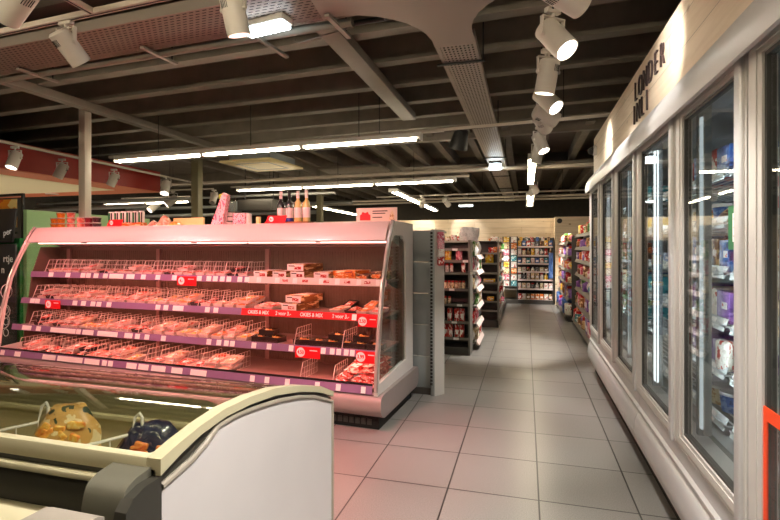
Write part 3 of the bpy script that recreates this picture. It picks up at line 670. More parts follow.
# ---- wire dividers
def divider():
    d = MB(); L_, h = .30, .138
    d.tube([(0, 0, .004), (0, .055, h), (0, L_, h), (0, L_, .004), (0, 0, .004)], .0022, 4); d.tube([(0, 0, .004), (0, .055, h)], .0034, 5)
    for k in (1, 2): d.tube([(0, .055*k/3, h*k/3), (0, L_, h*k/3)], .0019, 4)
    for k in range(1, 6): d.tube([(0, .055+(L_-.055)*k/6-.02, .004), (0, .055+(L_-.055)*k/6, h)], .0017, 4)
    return d.build('wire_divider', M['wire'])
dv = divider()
LANE = {}
def lanes(nm, xs):
    yf, zt = names[nm]; LANE[nm] = xs
    for k, x in enumerate(xs):
        o = dv if (nm == 'top' and k == 0) else dup(dv)
        o.location = CW(x, yf+.035, zt+.001); o.rotation_euler = (0, 0, -A+R.uniform(-.02, .02))
        tag(o, 'wire grid divider standing on the %s cooler shelf, %s from the far end' % (nm, nth(k+1)), 'divider', 'wire dividers in the meat cooler')
def rng(a, b, n): return [a+(b-a)*k/(n-1) for k in range(n)]
lanes('top', rng(-4.02, -1.42, 22))
lanes('second', rng(-4.06, -1.36, 22))
lanes('third', rng(-3.98, -1.28, 21)+[cx(293, .16), cx(341, .16)])
lanes('bottom', rng(-3.98, -1.36, 18)+[cx(299, .04), cx(332, .04)])
# ---- packs
def lump(b, w, d, h, z, seed, n=7, rough=.35):
    q = random.Random(seed); rows = []
    for j in range(n+1):
        r = []
        for i in range(n+1):
            u, v = i/n, j/n; e = min(1, 3.2*min(u, 1-u, v, 1-v)+.0)
            r.append(((u-.5)*w, (v-.5)*d, z+h*e*(1+q.uniform(-rough, rough))))
        rows.append(r)
    b.sheet(rows)
    return b
def proto_pack(kind, w, d, h):
    r = thing('meat_pack', 'x', 'meat pack', (0, 0, -5))
    t = MB(); wl, dl = w/2, d/2
    ou = [(-wl, -dl), (wl, -dl), (wl, dl), (-wl, dl)]
    lo = [(p[0]*.86, p[1]*.9) for p in ou]
    tb = bmesh.new(); a = [tb.verts.new((*p, 0)) for p in lo]; c = [tb.verts.new((*p, h*.72)) for p in ou]; e = [tb.verts.new((p[0]*.93, p[1]*.95, h*.72)) for p in ou]; f = [tb.verts.new((p[0]*.82, p[1]*.86, h*.12)) for p in ou]
    tb.faces.new(a[::-1]); tb.faces.new(f)
    for L1, L2 in ((a, c), (c, e), (e, f)):
        for k in range(4): tb.faces.new((L1[k], L1[(k+1) % 4], L2[(k+1) % 4], L2[k]))
    t._add(tb); t.build('tray', M['trayblack'] if kind in ('bacon',) else M['traym'], r)
    m = MB(); sd = hash(kind) % 97 if 0 else len(kind)*7
    if kind == 'sausage':
        for k in range(4):
            x = (k-1.5)*w*.2; m.tube([(x, -d*.40, h*.55), (x+.003, -d*.2, h*.72), (x-.002, 0, h*.75), (x+.003, d*.2, h*.72), (x, d*.40, h*.55)], w*.095, 8)
        mm = MEAT['cutlet']
    elif kind == 'cutlet':
        for k in range(3): m.box((0, (k-1)*d*.26, h*.62), (w*.78, d*.32, h*.30), h*.12, rx=.35, rz=.08*(k-1))
        mm = MEAT['cutlet']
    elif kind == 'skewer':
        for k in range(4):
            for j in range(5): m.box(((k-1.5)*w*.21, (j-2)*d*.165, h*.62), (w*.18, d*.15, h*.42), h*.1, rz=.3*((j+k) % 3-1))
        mm = MEAT['marinated']
    else:
        lump(m, w*.88, d*.92, h*.62, h*.35, sd, 8, .28 if kind != 'mince' else .12); mm = MEAT[{'mince': 'mince', 'chicken': 'chicken', 'bacon': 'bacon', 'curry': 'yellow'}[kind]]
    m.build('meat', mm, r, ang=70)
    MB().box((w*.16, -d*.20, h*1.02), (w*.36, d*.22, .0015), rx=.05).build('sticker', PRINT['sticker'], r)
    return r
KW = dict(mince='pink minced meat', cutlet='sliced pale cutlets', chicken='pale chicken pieces', bacon='dark red bacon', sausage='raw sausages', skewer='orange marinated cubes', curry='yellow marinated meat')
PW, PD, PH = .106, .17, .042
PROTO = {k: proto_pack(k, PW, PD, PH) for k in KW}
BIG = {k: proto_pack(k, .132, .20, .046) for k in ('mince', 'cutlet', 'chicken', 'bacon', 'sausage')}
USED = set()
def put(pr, loc, rx=0, rz=0, label='', group='', key=None):
    if id(pr) not in USED: USED.add(id(pr)); o = pr; o.location = loc
    else: o = dup(pr, loc)
    o.rotation_euler = (rx, 0, rz-A); o['label'] = label
    if group: o['group'] = group
    return o
seq = dict(top=['skewer', 'cutlet', 'mince', 'sausage', 'mince', 'cutlet', 'bacon', 'mince', 'sausage', 'chicken', 'mince', 'cutlet', 'mince', 'bacon', 'mince', 'cutlet', 'chicken', 'mince', 'sausage', 'bacon', 'mince'],
 second=['mince', 'bacon', 'mince', 'mince', 'chicken', 'mince', 'cutlet', 'chicken', 'sausage', 'mince', 'cutlet', 'mince', 'curry', 'cutlet', 'curry', 'skewer', 'bacon', 'mince', 'chicken', 'chicken', 'skewer'],
 third=['bacon', 'mince', 'bacon', 'mince', 'cutlet', 'curry', 'skewer', 'chicken', 'mince', 'sausage', 'bacon', 'cutlet', 'chicken', 'mince', 'curry', 'curry', 'chicken', 'skewer', 'cutlet', 'curry'],
 bottom=['mince', 'mince', 'bacon', 'mince', 'mince', 'bacon', 'sausage', 'mince', 'cutlet', 'curry', '', 'cutlet', 'chicken', 'sausage', 'mince', 'cutlet', 'chicken'])
for nm, ks in seq.items():
    yf, zt = names[nm]; xs = LANE[nm]
    for k, kd in enumerate(ks):
        if not kd: continue
        x = (xs[k]+xs[k+1])/2; big = nm == 'bottom' and kd in BIG; pr = BIG[kd] if big else PROTO[kd]
        lane = '%s lane from far end, %s cooler shelf' % (nth(k+1), nm)
        n = 2 if (k*7+len(nm)) % 5 == 1 or nm in ('third', 'bottom') and k % 4 == 0 else 1
        put(pr, CW(x, yf+.15+R.uniform(-.012, .012), zt+.006), R.uniform(.0, .10), R.uniform(-.09, .09), ('pack of %s, %s%s' % (KW[kd], 'underneath, ' if n == 2 else 'in front, ', lane)), 'meat packs in the cooler lanes')
        if n == 2: put(pr, CW(x+R.uniform(-.008, .008), yf+.185+R.uniform(-.01, .02), zt+.054), R.uniform(.05, .2), R.uniform(-.16, .16), 'pack of %s, on top, %s' % (KW[kd], lane), 'meat packs in the cooler lanes')
        if (k+len(nm)) % 2 == 0 and nm != 'bottom':
            put(pr, CW(x, yf+.34, zt+.010+(.03 if n == 2 else 0)), R.uniform(.1, .25), R.uniform(-.1, .1), 'pack of %s, at back, %s' % (KW[kd], lane), 'meat packs in the cooler lanes')
# ---- boxes in the aisle-side bay of the top two shelves
def proto_sbox():
    r = thing('sausage_box', 'x', 'box', (0, 0, -5))
    MB().box((0, 0, .0325), (.20, .30, .063), .003).build('carton', PRINT['coffee'], r)
    MB().box((0, -.1506, .0325), (.192, .002, .056)).build('front_label', M['label'], r)
    MB().box((.03, -.152, .028), (.08, .001, .026)).build('printed_sausage', PRINT['red'], r)
    MB().box((-.045, -.152, .045), (.07, .001, .008)).build('printed_line', M['ink'], r)
    MB().box((0, 0, .0645), (.13, .2, .001)).build('top_label', PRINT['sticker'], r)
    return r
sb = proto_sbox()
yT, zT = names['top']; y2, z2 = names['second']
def sbox(px, yy, z, rz, lab, s=1., first=False):
    o = sb if first else dup(sb)
    o.location = CW(cx(px, yy-.15), yy, z); o.rotation_euler = (0, 0, rz-A); o.scale = (s, 1, 1); o['label'] = lab; o['group'] = 'sausage boxes in the cooler'
for k, (px, z, lab) in enumerate(((262, 0, 'white fronted sausage box on the top shelf, closest to the wire dividers'), (281, 0, 'white fronted sausage box on the top shelf beside the stacked pair'),
        (299, 0, 'lower white fronted sausage box of the stacked pair'), (297, .066, 'upper white fronted sausage box of the stacked pair'), (323, 0, 'white fronted sausage box on the top shelf, next to the orange cartons'))):
    sbox(px, yT+.17, zT+.003+z, -.12, lab, .78 if k != 3 else .9, k == 0)
sbox(292, y2+.2, z2+.003, -.22, 'white fronted sausage box alone on the second shelf above the red banner', .9)
sbox(296, y2+.24, z2+.069, -.2, 'white fronted sausage box stacked on the box above the red banner', .9)
def carton(name, mat, d, loc, rz, label, cat='box', group=None, lid=None, bev=.003):
    r = thing(name, label, cat, loc, rz, group)
    MB().box((0, 0, d[2]/2), d, bev).build('body', mat, r)
    MB().box((0, -d[1]/2-.0008, d[2]*.5), (d[0]*.7, .0015, d[2]*.45)).build('front_label', lid or PRINT['sticker'], r)
    return r
for k, (px, w, h, mt) in enumerate(((345, .22, .075, 'orange'), (362, .15, .045, 'brown'), (377, .10, .07, 'brown'))):
    carton('shelf_carton', PRINT[mt], (w, .30, h), CW(cx(px, yT+.03), yT+.19, zT+.003), -A-.1, ('orange brown open carton at the aisle end of the top shelf, widest one', 'low brown carton between the orange carton and the glass end, top shelf', 'brown carton against the curved glass end, top shelf')[k], 'box', 'cartons at the aisle end', PRINT['orange'])
ks = ['cutlet', 'mince', 'chicken', 'bacon', 'skewer', 'mince']
for k, px in enumerate((258, 268, 335, 350, 362, 374)):
    put(PROTO[ks[k]], CW(cx(px, y2+.05), y2+.16, z2+.006), .12, -.25, 'pack of %s in the aisle-side bay of the second shelf, %s along' % (KW[ks[k]], nth(k+1)), 'packs on the aisle-side second shelf')
for k, px in enumerate((345, 368)):
    put(PROTO[('bacon', 'skewer')[k]], CW(cx(px, y2+.2), y2+.30, z2+.03), .3, -.2, 'pack of %s leaning at the back of the second shelf, aisle-side bay' % KW[('bacon', 'skewer')[k]], 'packs on the aisle-side second shelf')
def proto_ready():
    r = thing('ready_meal_tray', 'x', 'food tray', (0, 0, -5))
    t = MB(); t.prism([(-.075, .045), (-.062, 0), (.062, 0), (.075, .045), (.066, .045), (.055, .008), (-.055, .008), (-.066, .045)], -.055, .055, 'y'); t.bb((-.07, -.06, 0), (.07, -.055, .045)); t.bb((-.07, .055, 0), (.07, .06, .045)); t.build('tray', M['trayblack'], r)
    m = MB(); lump(m, .12, .105, .03, .012, 5, 9, .4); m.build('food', MEAT['yellow'], r, ang=60)
    MB().box((0, 0, .048), (.142, .118, .002)).build('film', M['glassp'], r)
    return r
rm = proto_ready(); y3, z3 = names['third']
for k, (px, dz) in enumerate(((258, 0), (272, 0), (300, 0), (316, 0), (329, 0), (345, 0), (358, 0), (374, 0), (262, .05), (333, .05), (358, .05))):
    o = rm if k == 0 else dup(rm); o.location = CW(cx(px, y3+.06), y3+.12+(.05 if dz else 0), z3+.004+dz); o.rotation_euler = (0, 0, -A+R.uniform(-.3, .2))
    tag(o, 'black ready meal tray on the third shelf, %s' % ('stacked, %s upper one' % nth(k-7) if dz else '%s lower one toward the aisle' % nth(k+1)), 'food tray', 'ready meal trays on the third shelf')
def proto_bag():
    r = thing('bacon_bag', 'x', 'meat bag', (0, 0, -5))
    MB().pillow((0, 0, 0), (.12, .20, .035), seed=4).build('bag', MEAT['bacon'], r, ang=80)
    MB().box((0, -.02, .036), (.075, .08, .002)).build('sticker', PRINT['sticker'], r)
    return r
bg = proto_bag(); y4, z4 = names['bottom']; n = 0
for lay in range(4):
    for j in range(2):
        for i in range(4-(lay+1)//2):
            px = 341+i*14+lay*4; o = bg if n == 0 else dup(bg); n += 1
            o.location = CW(min(cx(px, y4+.1), -.10), y4+.14+j*.17+lay*.02, z4+.004+lay*.032+j*.035); o.rotation_euler = (.18+R.uniform(-.1, .1), R.uniform(-.12, .12), -A+R.uniform(-.5, .3))
            tag(o, 'sealed bacon bag piled at the aisle end, %s layer, %s bag' % (('lowest', 'second', 'third', 'topmost')[lay], nth(j*4+i+1)), 'meat bag', 'bacon bags piled on the bottom shelf')
# ---- red promotion signs clipped on the rails
def promo(label, loc, w, h, txt, rx=0, mat=None, extra=None):
    r = thing('promo_sign', label, 'sign', loc, -A)
    MB().box((0, 0, 0), (w, .003, h), rx=rx).build('panel', mat or M['promo'], r)
    MB().cyl((-w*.27, -.0018, 0), (-w*.27, -.0032, 0), h*.42, 20).build('price_disc', M['textwhite'], r)
    text_obj('price', txt, h*.44, M['promo'], r, (-w*.27, -.004, 0), UPX, bold=.001, sx=.85)
    MB().box((w*.24, -.0022, h*.2), (w*.3, .001, h*.08)).build('print_line', M['textwhite'], r)
    return r
for px0, px1, py, nm, tx, lab in ((177, 196, 281, 'top', '4.-', 'pinkish red price sign clipped under the top shelf rail'), (45, 60, 306, 'second', '3.-', 'pinkish red price sign clipped on the second shelf rail, far end'),
        (358, 378, 319, 'second', '2.50', 'red price sign at the aisle end of the second shelf, beside the banner'), (313.5, 347-13, 0, '', '', ''),):
    if not nm: continue
    yf, zt = names[nm]; xa, xb = cx(px0, yf-.03), cx(px1, yf-.03)
    promo(lab, CW((xa+xb)/2, yf-.028, zt-.04), xb-xa, .088, tx)
for px0, px1, tx, lab in ((295, 320, '4.50', 'red price sign on the third shelf rail, nearer the middle'), (356, 376.5, '3.99', 'red price sign at the aisle end of the third shelf rail')):
    yf, zt = names['third']; xa, xb = cx(px0, yf-.03), cx(px1, yf-.03)
    promo(lab, CW((xa+xb)/2, yf-.028, zt-.035), xb-xa, .092, tx)
# looped white line drawing on the far glass end
t = thing('glass_decal', 'white looped line drawing stuck on the far curved glass end', 'decal', CW(-LEN-.006, 0, 0), -A)
for k, (y, z) in enumerate(((.10, .93), (.08, .72), (.075, .62))):
    b = MB(); b.tube([(0, y+.055*math.cos(q*PI/8), z+.075*math.sin(q*PI/8)) for q in range(17)], .0035, 5); b.build('loop', M['textwhite'], t)
# ================================================================== THINGS ON TOP OF THE COOLER
TZ = 1.617
def top(px, y): return at_y(px, y)
r0 = None
def fruit_cup(label, loc, mat, first=[None]):
    r = thing('fruit_cup', label, 'fruit cup', loc, -A, 'fruit cups stacked on the cooler')
    MB().lathe([(.036, 0), (.046, .050)], 12).build('fruit', mat, r)
    MB().lathe([(.0375, -.001), (.0485, .053), (.0485, .056)], 12).build('cup', M['glassp'], r)
    MB().lathe([(.050, .056), (.050, .061), (.03, .063)], 12).build('lid', M['traym'], r)
fm = [mk('fruit_orange', rgb(240, 130, 20), .3, noise=.3, nscale=60), MEAT['yellow'], MEAT['cutlet'], mk('grape_red', rgb(120, 20, 36), .3, noise=.4, nscale=60), mk('berry_dark', rgb(60, 24, 34), .3, noise=.5, nscale=60)]
cups = [(55, 0, 'orange'), (61, 0, 'orange'), (71, 2, 'peach'), (81, 2, 'peach'), (89, 3, 'red grape'), (97, 4, 'dark berry')]
for k, (px, mi, wd) in enumerate(cups):
    for l in range(3 if k in (1, 2) else 2):
        fruit_cup('clear cup of %s pieces on the cooler, %s column from the far end, %s' % (wd, nth(k+1), ('lowest', 'middle', 'topmost')[l] if k in (1, 2) else ('lower', 'upper')[l]), W(top(px, 4.15), 4.15, TZ+l*.064), fm[mi])
tr = thing('can_tray', 'low orange cardboard tray holding the green and white cans', 'tray', W(top(127, 4.12), 4.12, TZ), -A)
b = MB(); b.bb((-.235, -.04, 0), (.235, .04, .004)); b.build('floor_board', M['crate'], tr)
for a, c in (((-.235, -.044, 0), (.235, -.040, .05)), ((-.235, .040, 0), (.235, .044, .05)), ((-.239, -.044, 0), (-.235, .044, .05)), ((.235, -.044, 0), (.239, .044, .05))): MB().bb(a, c).build('side_wall', PRINT['orange'], tr)
for k in range(6):
    r = thing('drink_can', 'green and white drink can in the cardboard tray, %s from the fruit cups' % nth(k+1), 'can', W(top(111.5+k*6.0, 4.12), 4.12, TZ+.005), -A, 'drink cans on the cooler')
    MB().lathe([(.026, 0), (.032, .008), (.032, .158), (.027, .168)], 14).build('body', M['tag'], r)
    MB().lathe([(.027, .168), (.0265, .171), (.024, .168)], 14).build('rim', M['alu'], r)
    MB().sheet([[(.0324*math.sin(rad(q)), -.0324*math.cos(rad(q)), z) for q in range(-38, 30, 8)] for z in (.012, .156)], .0006).build('emblem', M['green'], r)
    MB().sheet([[(.0324*math.sin(rad(q)), -.0324*math.cos(rad(q)), z) for q in range(34, 60, 8)] for z in (.012, .156)], .0006).build('dark_band', M['ink'], r)
def leaning(label, px0, px1, y, w, h, tx):
    r = thing('promo_sign', label, 'sign', W((top(px0, y)+top(px1, y))/2, y, TZ+h*.36), -A)
    o = MB().prism([(-w*.5, -h*.36), (w*.38, -h*.36), (w*.5, h*.5), (-w*.34, h*.5)], -.0015, .0015, 'y').build('panel', M['promo'], r)
    MB().cyl((-w*.2, -.0018, .01), (-w*.2, -.0034, .01), h*.28, 18).build('price_disc', M['textwhite'], r)
    text_obj('price', tx, h*.3, M['promo'], r, (-w*.2, -.004, .01), UPX, bold=.0008)
leaning('red price sign lying in front of the drink cans', 104, 126, 3.92, .23, .085, '1.-')
leaning('red price sign standing in front of the wine bottles', 264, 288, 3.90, .24, .085, '5.-')
for k, (px, w, h, mt, lab) in enumerate(((154, .09, .06, 'cutlet', 'small pink bag of pastry on the cooler, nearest the cans'), (165, .15, .115, 'chicken', 'tall twisted bag of buns on the cooler top'), (175, .12, .05, 'yellow', 'flat orange bag of pastry beside the bag of buns'))):
    r = thing('pastry_bag', lab, 'bag', W(top(px, 4.1), 4.1, TZ), -A)
    MB().pillow((0, 0, 0), (w, .12, h), seed=k+3).build('bag', MEAT[mt], r, ang=70)
    if k == 1: MB().lathe([(.012, .09), (.008, .115), (.022, .135)], 10).build('twisted_top', M['glassp'], r)
o = tag(MB().box((0, 0, .05), (.4, .03, .1), .004).build('folded_card', mk('pale_yellow_card', rgb(236, 222, 150), .6), loc=W(top(189, 4.28), 4.28, TZ), rz=-A), 'pale yellow card lying behind the pastry bags', 'card')
r = thing('floral_gift_box', 'tall pink floral gift box slanting up beside the clear bucket', 'gift box', W(top(219, 4.12), 4.12, TZ), -A)
b = MB(); b.prism([(-.085, 0), (.06, 0), (.115, .29), (.055, .31), (-.005, .17)], -.03, .03, 'y'); b.build('box', PRINT['floral'], r)
MB().prism([(.055, .31), (.115, .29), (.125, .31), (.06, .335)], -.02, .02, 'y').build('flap', PRINT['floral'], r)
r = thing('clear_bucket', 'clear bucket with a green tag behind the floral boxes', 'bucket', W(top(229, 4.22), 4.22, TZ), -A)
MB().lathe([(.055, 0), (.07, .30), (.066, .30), (.052, .01)], 16).build('bucket', M['glassp'], r)
MB().box((-.02, -.072, .305), (.10, .004, .05)).build('tag', mk('lime_tag', rgb(150, 190, 50), .5), r)
for k in range(3):
    MB().lathe([(.045, .004+k*.05), (.056, .04+k*.05)], 12).build('wrapped_roll', M['label'], r)
r = thing('floral_gift_box', 'low pink floral gift box between the clear bucket and the wine', 'gift box', W(top(241, 4.1), 4.1, TZ), -A)
MB().box((0, 0, .06), (.14, .08, .12), .005).build('box', PRINT['floral'], r); MB().box((.085, .01, .058), (.03, .06, .115), .004).build('side_panel', M['label'], r)
tag(MB().box((0, 0, .04), (.04, .03, .08), .003).build('price_card', MATS['pale_yellow_card'], loc=W(top(258.5, 4.1), 4.1, TZ), rz=-A), 'small pale yellow card standing next to the wine crate', 'card')
cr = thing('wooden_crate', 'low wooden crate under the four wine bottles', 'crate', W(top(289, 4.1), 4.1, TZ), -A)
MB().bb((-.23, -.055, 0), (.23, .055, .006)).build('floor_board', M['crate'], cr)
for a, c in (((-.23, -.06, 0), (.23, -.055, .024)), ((-.23, .055, 0), (.23, .06, .024)), ((-.234, -.06, 0), (-.23, .06, .024)), ((.23, -.06, 0), (.234, .06, .024))): MB().bb(a, c).build('side_slat', M['crate'], cr)
for k, (px, dk) in enumerate(((281, 1), (289.5, 1), (298, 0), (306.5, 0))):
    r = thing('wine_bottle', ('dark wine bottle with a pink label, first in the crate', 'dark wine bottle second in the crate, beside the pale ones', 'pale wine bottle next to the dark ones', 'pale wine bottle last in the crate, aisle end')[k], 'bottle', W(top(px, 4.1), 4.1, TZ+.007), -A, 'wine bottles on the cooler')
    MB().lathe([(.030, 0), (.0365, .006), (.0365, .175), (.030, .205), (.015, .225), (.0135, .30), (.0155, .302), (.0155, .312), (.012, .313)], 18).build('bottle', M['winedark' if dk else 'winepale'], r)
    MB().lathe([(.0160, .24), (.0160, .314), (.010, .3145)], 14).build('capsule', M['label'] if not (k == 1) else M['winedark'], r)
    MB().lathe([(.0369, .055), (.0372, .056), (.0372, .150), (.0369, .151)], 18).build('label', M['label'], r)
    MB().lathe([(.0373, .02), (.0376, .021), (.0376, .050), (.0373, .051)], 18).build('lower_band', M['bluelabel' if dk else 'winepale'], r)
r = thing('promo_board', 'wide cream signboard with a red house drawing, standing on the cooler', 'sign', W(top(376.5, 4.02), 4.02, TZ), -A)
MB().box((0, 0, .065), (.385, .012, .13), .002).build('panel', mk('cream_board', rgb(238, 220, 206), .6), r)
b = MB(); b.prism([(-.155, .02), (-.055, .02), (-.055, .065), (-.07, .075), (-.08, .095), (-.105, .085), (-.13, .095), (-.14, .075), (-.155, .065)], -.0085, -.0065, 'y'); b.build('house_drawing', M['promo'], r)
for k, (w, z) in enumerate(((.14, .10), (.12, .08), (.09, .045))): MB().box((.035-(.14-w)/2, -.0068, z), (w, .001, .008)).build('text_line', M['ink'], r)
b = MB(); b.prism([(.12, .02), (.17, .02), (.165, .07), (.15, .105), (.13, .07)], -.0085, -.0065, 'y'); b.build('drawn_figure', PRINT['cream'], r)
# ================================================================== ISLAND FREEZER with an arched glass lid
FX, FL = -.85, -4.2
fz = thing('island_freezer', 'low island freezer with arched glass lid and white end panel, in front of the cooler', 'freezer', (0, 0, 0))
T = [(.977, .889), (1.05, .905), (1.129, .918), (1.242, .928), (1.376, .923), (1.537, .904), (1.733, .861), (1.925, .804), (2.07, .741)]
ep = [(.99, .05), (.99, .812), (1.10, .830), (1.165, .852), (1.215, .880), (1.31, .880), (1.437, .865), (1.58, .842), (1.733, .809), (1.88, .765), (2.0, .717), (2.065, .690), (2.07, .05)]
MB().prism(ep, FX-.03, FX-.004).build('end_panel', M['panelwhite'], fz, ang=25)
MB().tube([(FX-.006, y, z+.004) for y, z in ep[1:-1]], .009, 8).build('panel_edge', M['brownline'], fz)
MB().tube([(FX-.002, 2.068, .70), (FX-.002, 2.068, .05)], .007, 8).build('panel_edge', M['brownline'], fz)
MB().prism([(y, z-.028) for y, z in T]+[(y, max(z-.075, .66)) for y, z in T[::-1]], FX-.04, FX-.012).build('end_groove', M['ledge'], fz, ang=25)
MB().prism(T+[(y, z-(.040 if k == 8 else .032 if k == 7 else .026)) for k, (y, z) in enumerate(T[::-1])], FX-.036, FX+.004).build('end_rail', M['rimcream'], fz, ang=30)
MB().bb((FL, .975, .846), (FX-.0365, 1.002, .891), .005).build('near_rail', M['rimcream'], fz)
MB().prism([(1.98, .775), (2.075, .742), (2.075, .70), (1.98, .74)], FL, FX-.07).build('far_rail', M['rimcream'], fz)
lid = []
for x in (FL, FX-.037): lid.append([(x, y, z-.012) for y, z in [(1.003, .896)]+T[1:8]+[(1.99, .78)]])
MB().sheet(lid, .004).build('glass_lid', M['glasslid'], fz, ang=70)
MB().bb((FL, .985, .05), (FX-.040, 1.001, .846)).build('near_wall', M['ledge'], fz)
MB().bb((FL, 1.9, .05), (FX-.032, 2.06, .70)).build('far_wall', M['inner_olive'], fz)
MB().bb((FL, 1.001, .05), (FX-.040, 1.9, .40)).build('well_floor', M['inner_olive'], fz)
MB().prism([(1.001, .40), (1.001, .865), (1.13, .885), (1.24, .895), (1.45, .885), (1.733, .825), (1.9, .765), (1.9, .40)], FX-.046, FX-.037).build('end_liner', M['inner_olive'], fz)
b = MB(); b.bb((FL, 1.885, .60), (FX-.07, 1.899, .745))
b.build('air_grille', perf_mat('chest_grille', rgb(168, 160, 128), .02, .02, .006, 'XZY'), fz)
MB().bb((FL, 1.862, .58), (FX-.07, 1.90, .60), .004).build('grille_ledge', M['inner_olive'], fz)
MB().bb((FL, .962, .816), (FX-.12, .984, .832), .003).build('side_trim', M['rimcream'], fz)
MB().bb((FL, .945, .70), (FX-.10, .984, .722), .004).build('side_trim', M['rimcream'], fz)
MB().prism([(.984, .868), (.93, .862), (.905, .852), (.897, .842), (.892, .83), (.885, .800), (.885, .70), (.975, .70)], FX-.135, FX-.024).build('corner_cap', M['cap'], fz, ang=30)
MB().prism([(.982, .846), (.93, .846), (.895, .835), (.875, .812), (.868, .78), (.868, .05), (.982, .05)], FX-.03, FX+.002).build('corner_plate', M['ledge'], fz, ang=25)
MB().bb((FX-.06, 1.04, 0), (FX-.12, 2.0, .05)).build('foot', M['dark'], fz)
# wire baskets and frozen bags inside
def basket(label, x, y):
    b = MB(); r_ = .006
    b.tube([(x-.36, y-.33, .66), (x-.30, y-.30, .66), (x, y, .70), (x+.005, y+.012, .76), (x+.02, y+.018, .775), (x+.035, y+.014, .76), (x+.04, y+.01, .42)], r_, 8)
    for k in range(7):
        t = k/6; b.tube([(x-.30+.30*t, y-.30+.30*t, .66+.04*t), (x-.30+.30*t, y-.30+.30*t, .42)], .003, 6)
    b.tube([(x-.30, y-.30, .54), (x, y, .56)], .003, 6); b.tube([(x-.30, y-.30, .42), (x+.04, y+.01, .42)], .003, 6)
    return tag(b.build('wire_divider', M['white']), label, 'wire divider', 'wire dividers in the island freezer')
def ip(px, py, z):
    d = ray(px, py); t = (z-CAM_H)/d[2]; return Vector((d[0]*t, d[1]*t, z))
for (px, py), lab in zip(((42, 405), (136, 416), (196, 424)), ('hooked white wire divider in the freezer, beside the fully visible bag', 'hooked white wire divider in the freezer behind the dark blue bag', 'hooked white wire divider in the freezer nearest the end panel')):
    p = ip(px, py, .77); basket(lab, p.x-.02, p.y)
def frozen(label, px, py, ztop, w, mats, seed, lean):
    p = ip(px, py, ztop)
    r = thing('frozen_bag', label, 'frozen food bag', (p.x, p.y, ztop-.26), .5)
    q = random.Random(seed); t = bmesh.new(); n = 9; F, Bk = [], []
    for j in range(n+1):
        v = j/n; ww = w*(1-.55*max(0, v-.62)/.38); rf, rb = [], []
        for i in range(n+1):
            u = i/n; e = (1-abs(2*u-1)**2.4)*(math.sin(PI*min(.97, max(.03, v)))**.55); th = .055*e*(1+q.uniform(-.22, .22))+.002
            x = (u-.5)*ww+q.uniform(-.003, .003); z = .27*v+q.uniform(-.004, .004)*(v > .8)
            rf.append(t.verts.new((x, -th+lean*v, z))); rb.append(t.verts.new((x, th+lean*v, z)))
        F.append(rf); Bk.append(rb)
    for j in range(n):
        for i in range(n): t.faces.new((F[j][i], F[j][i+1], F[j+1][i+1], F[j+1][i])); t.faces.new((Bk[j][i], Bk[j+1][i], Bk[j+1][i+1], Bk[j][i+1]))
        t.faces.new((F[j][0], F[j+1][0], Bk[j+1][0], Bk[j][0])); t.faces.new((F[j][n], Bk[j][n], Bk[j+1][n], F[j+1][n]))
    for i in range(n): t.faces.new((F[n][i], F[n][i+1], Bk[n][i+1], Bk[n][i])); t.faces.new((F[0][i], Bk[0][i], Bk[0][i+1], F[0][i+1]))
    b = MB(); b._add(t); b.build('bag', mats[0], r, ang=70)
    b = MB()
    for k in range(16):
        x, z, a = q.uniform(-.30, .30)*w, .10+q.uniform(0, .11), q.uniform(-1.2, 1.2)
        b.box((x, -.050+.012*abs(x)/w+lean*z/.27, z), (q.uniform(.035, .065), .014, q.uniform(.022, .034)), .007, ry=a, seg=3)
    b.build('printed_food', mats[1], r, ang=70)
    return r
frozen('frozen food bag with a golden picture, under the far part of the glass lid', 66, 409, .77, .24, (PRINT['frozen'], MEAT['yellow']), 3, .03)
frozen('dark blue frozen food bag with orange pieces, under the lid near the end', 150, 427, .73, .27, (mk('navy_bag', rgb(30, 34, 62), .25, noise=.5, nscale=14, coat=.8), MEAT['marinated']), 8, .03)
# the nearer chest freezer, only its rim and corner show
f2 = thing('chest_freezer', 'dark chest freezer at the lower corner, only its pale rim and cap showing', 'freezer', (0, 0, 0))
MB().bb((-3.9, -.2, .05), (-.84, .76, .80)).build('body', M['ledge'], f2)
MB().bb((-3.9, .715, .80), (-.95, .775, .855), .008).build('rim', M['rimcream'], f2)
MB().bb((-3.9, -.2, .80), (-.95, -.14, .855), .008).build('rim', M['rimcream'], f2)
MB().bb((-.90, -.2, .80), (-.84, .70, .84), .008).build('end_rim', M['rimcream'], f2)
MB().bb((-3.9, -.14, .825), (-.90, .715, .833)).build('sliding_lid', M['glasslid'], f2)
MB().prism([(.795, .80), (.795, .852), (.78, .86), (.72, .862), (.70, .85), (.69, .80)], -.96, -.825).build('corner_cap', MATS['plain_wall'], f2)
MB().bb((-3.7, -.1, 0), (-.95, .7, .05)).build('foot', M['dark'], f2)

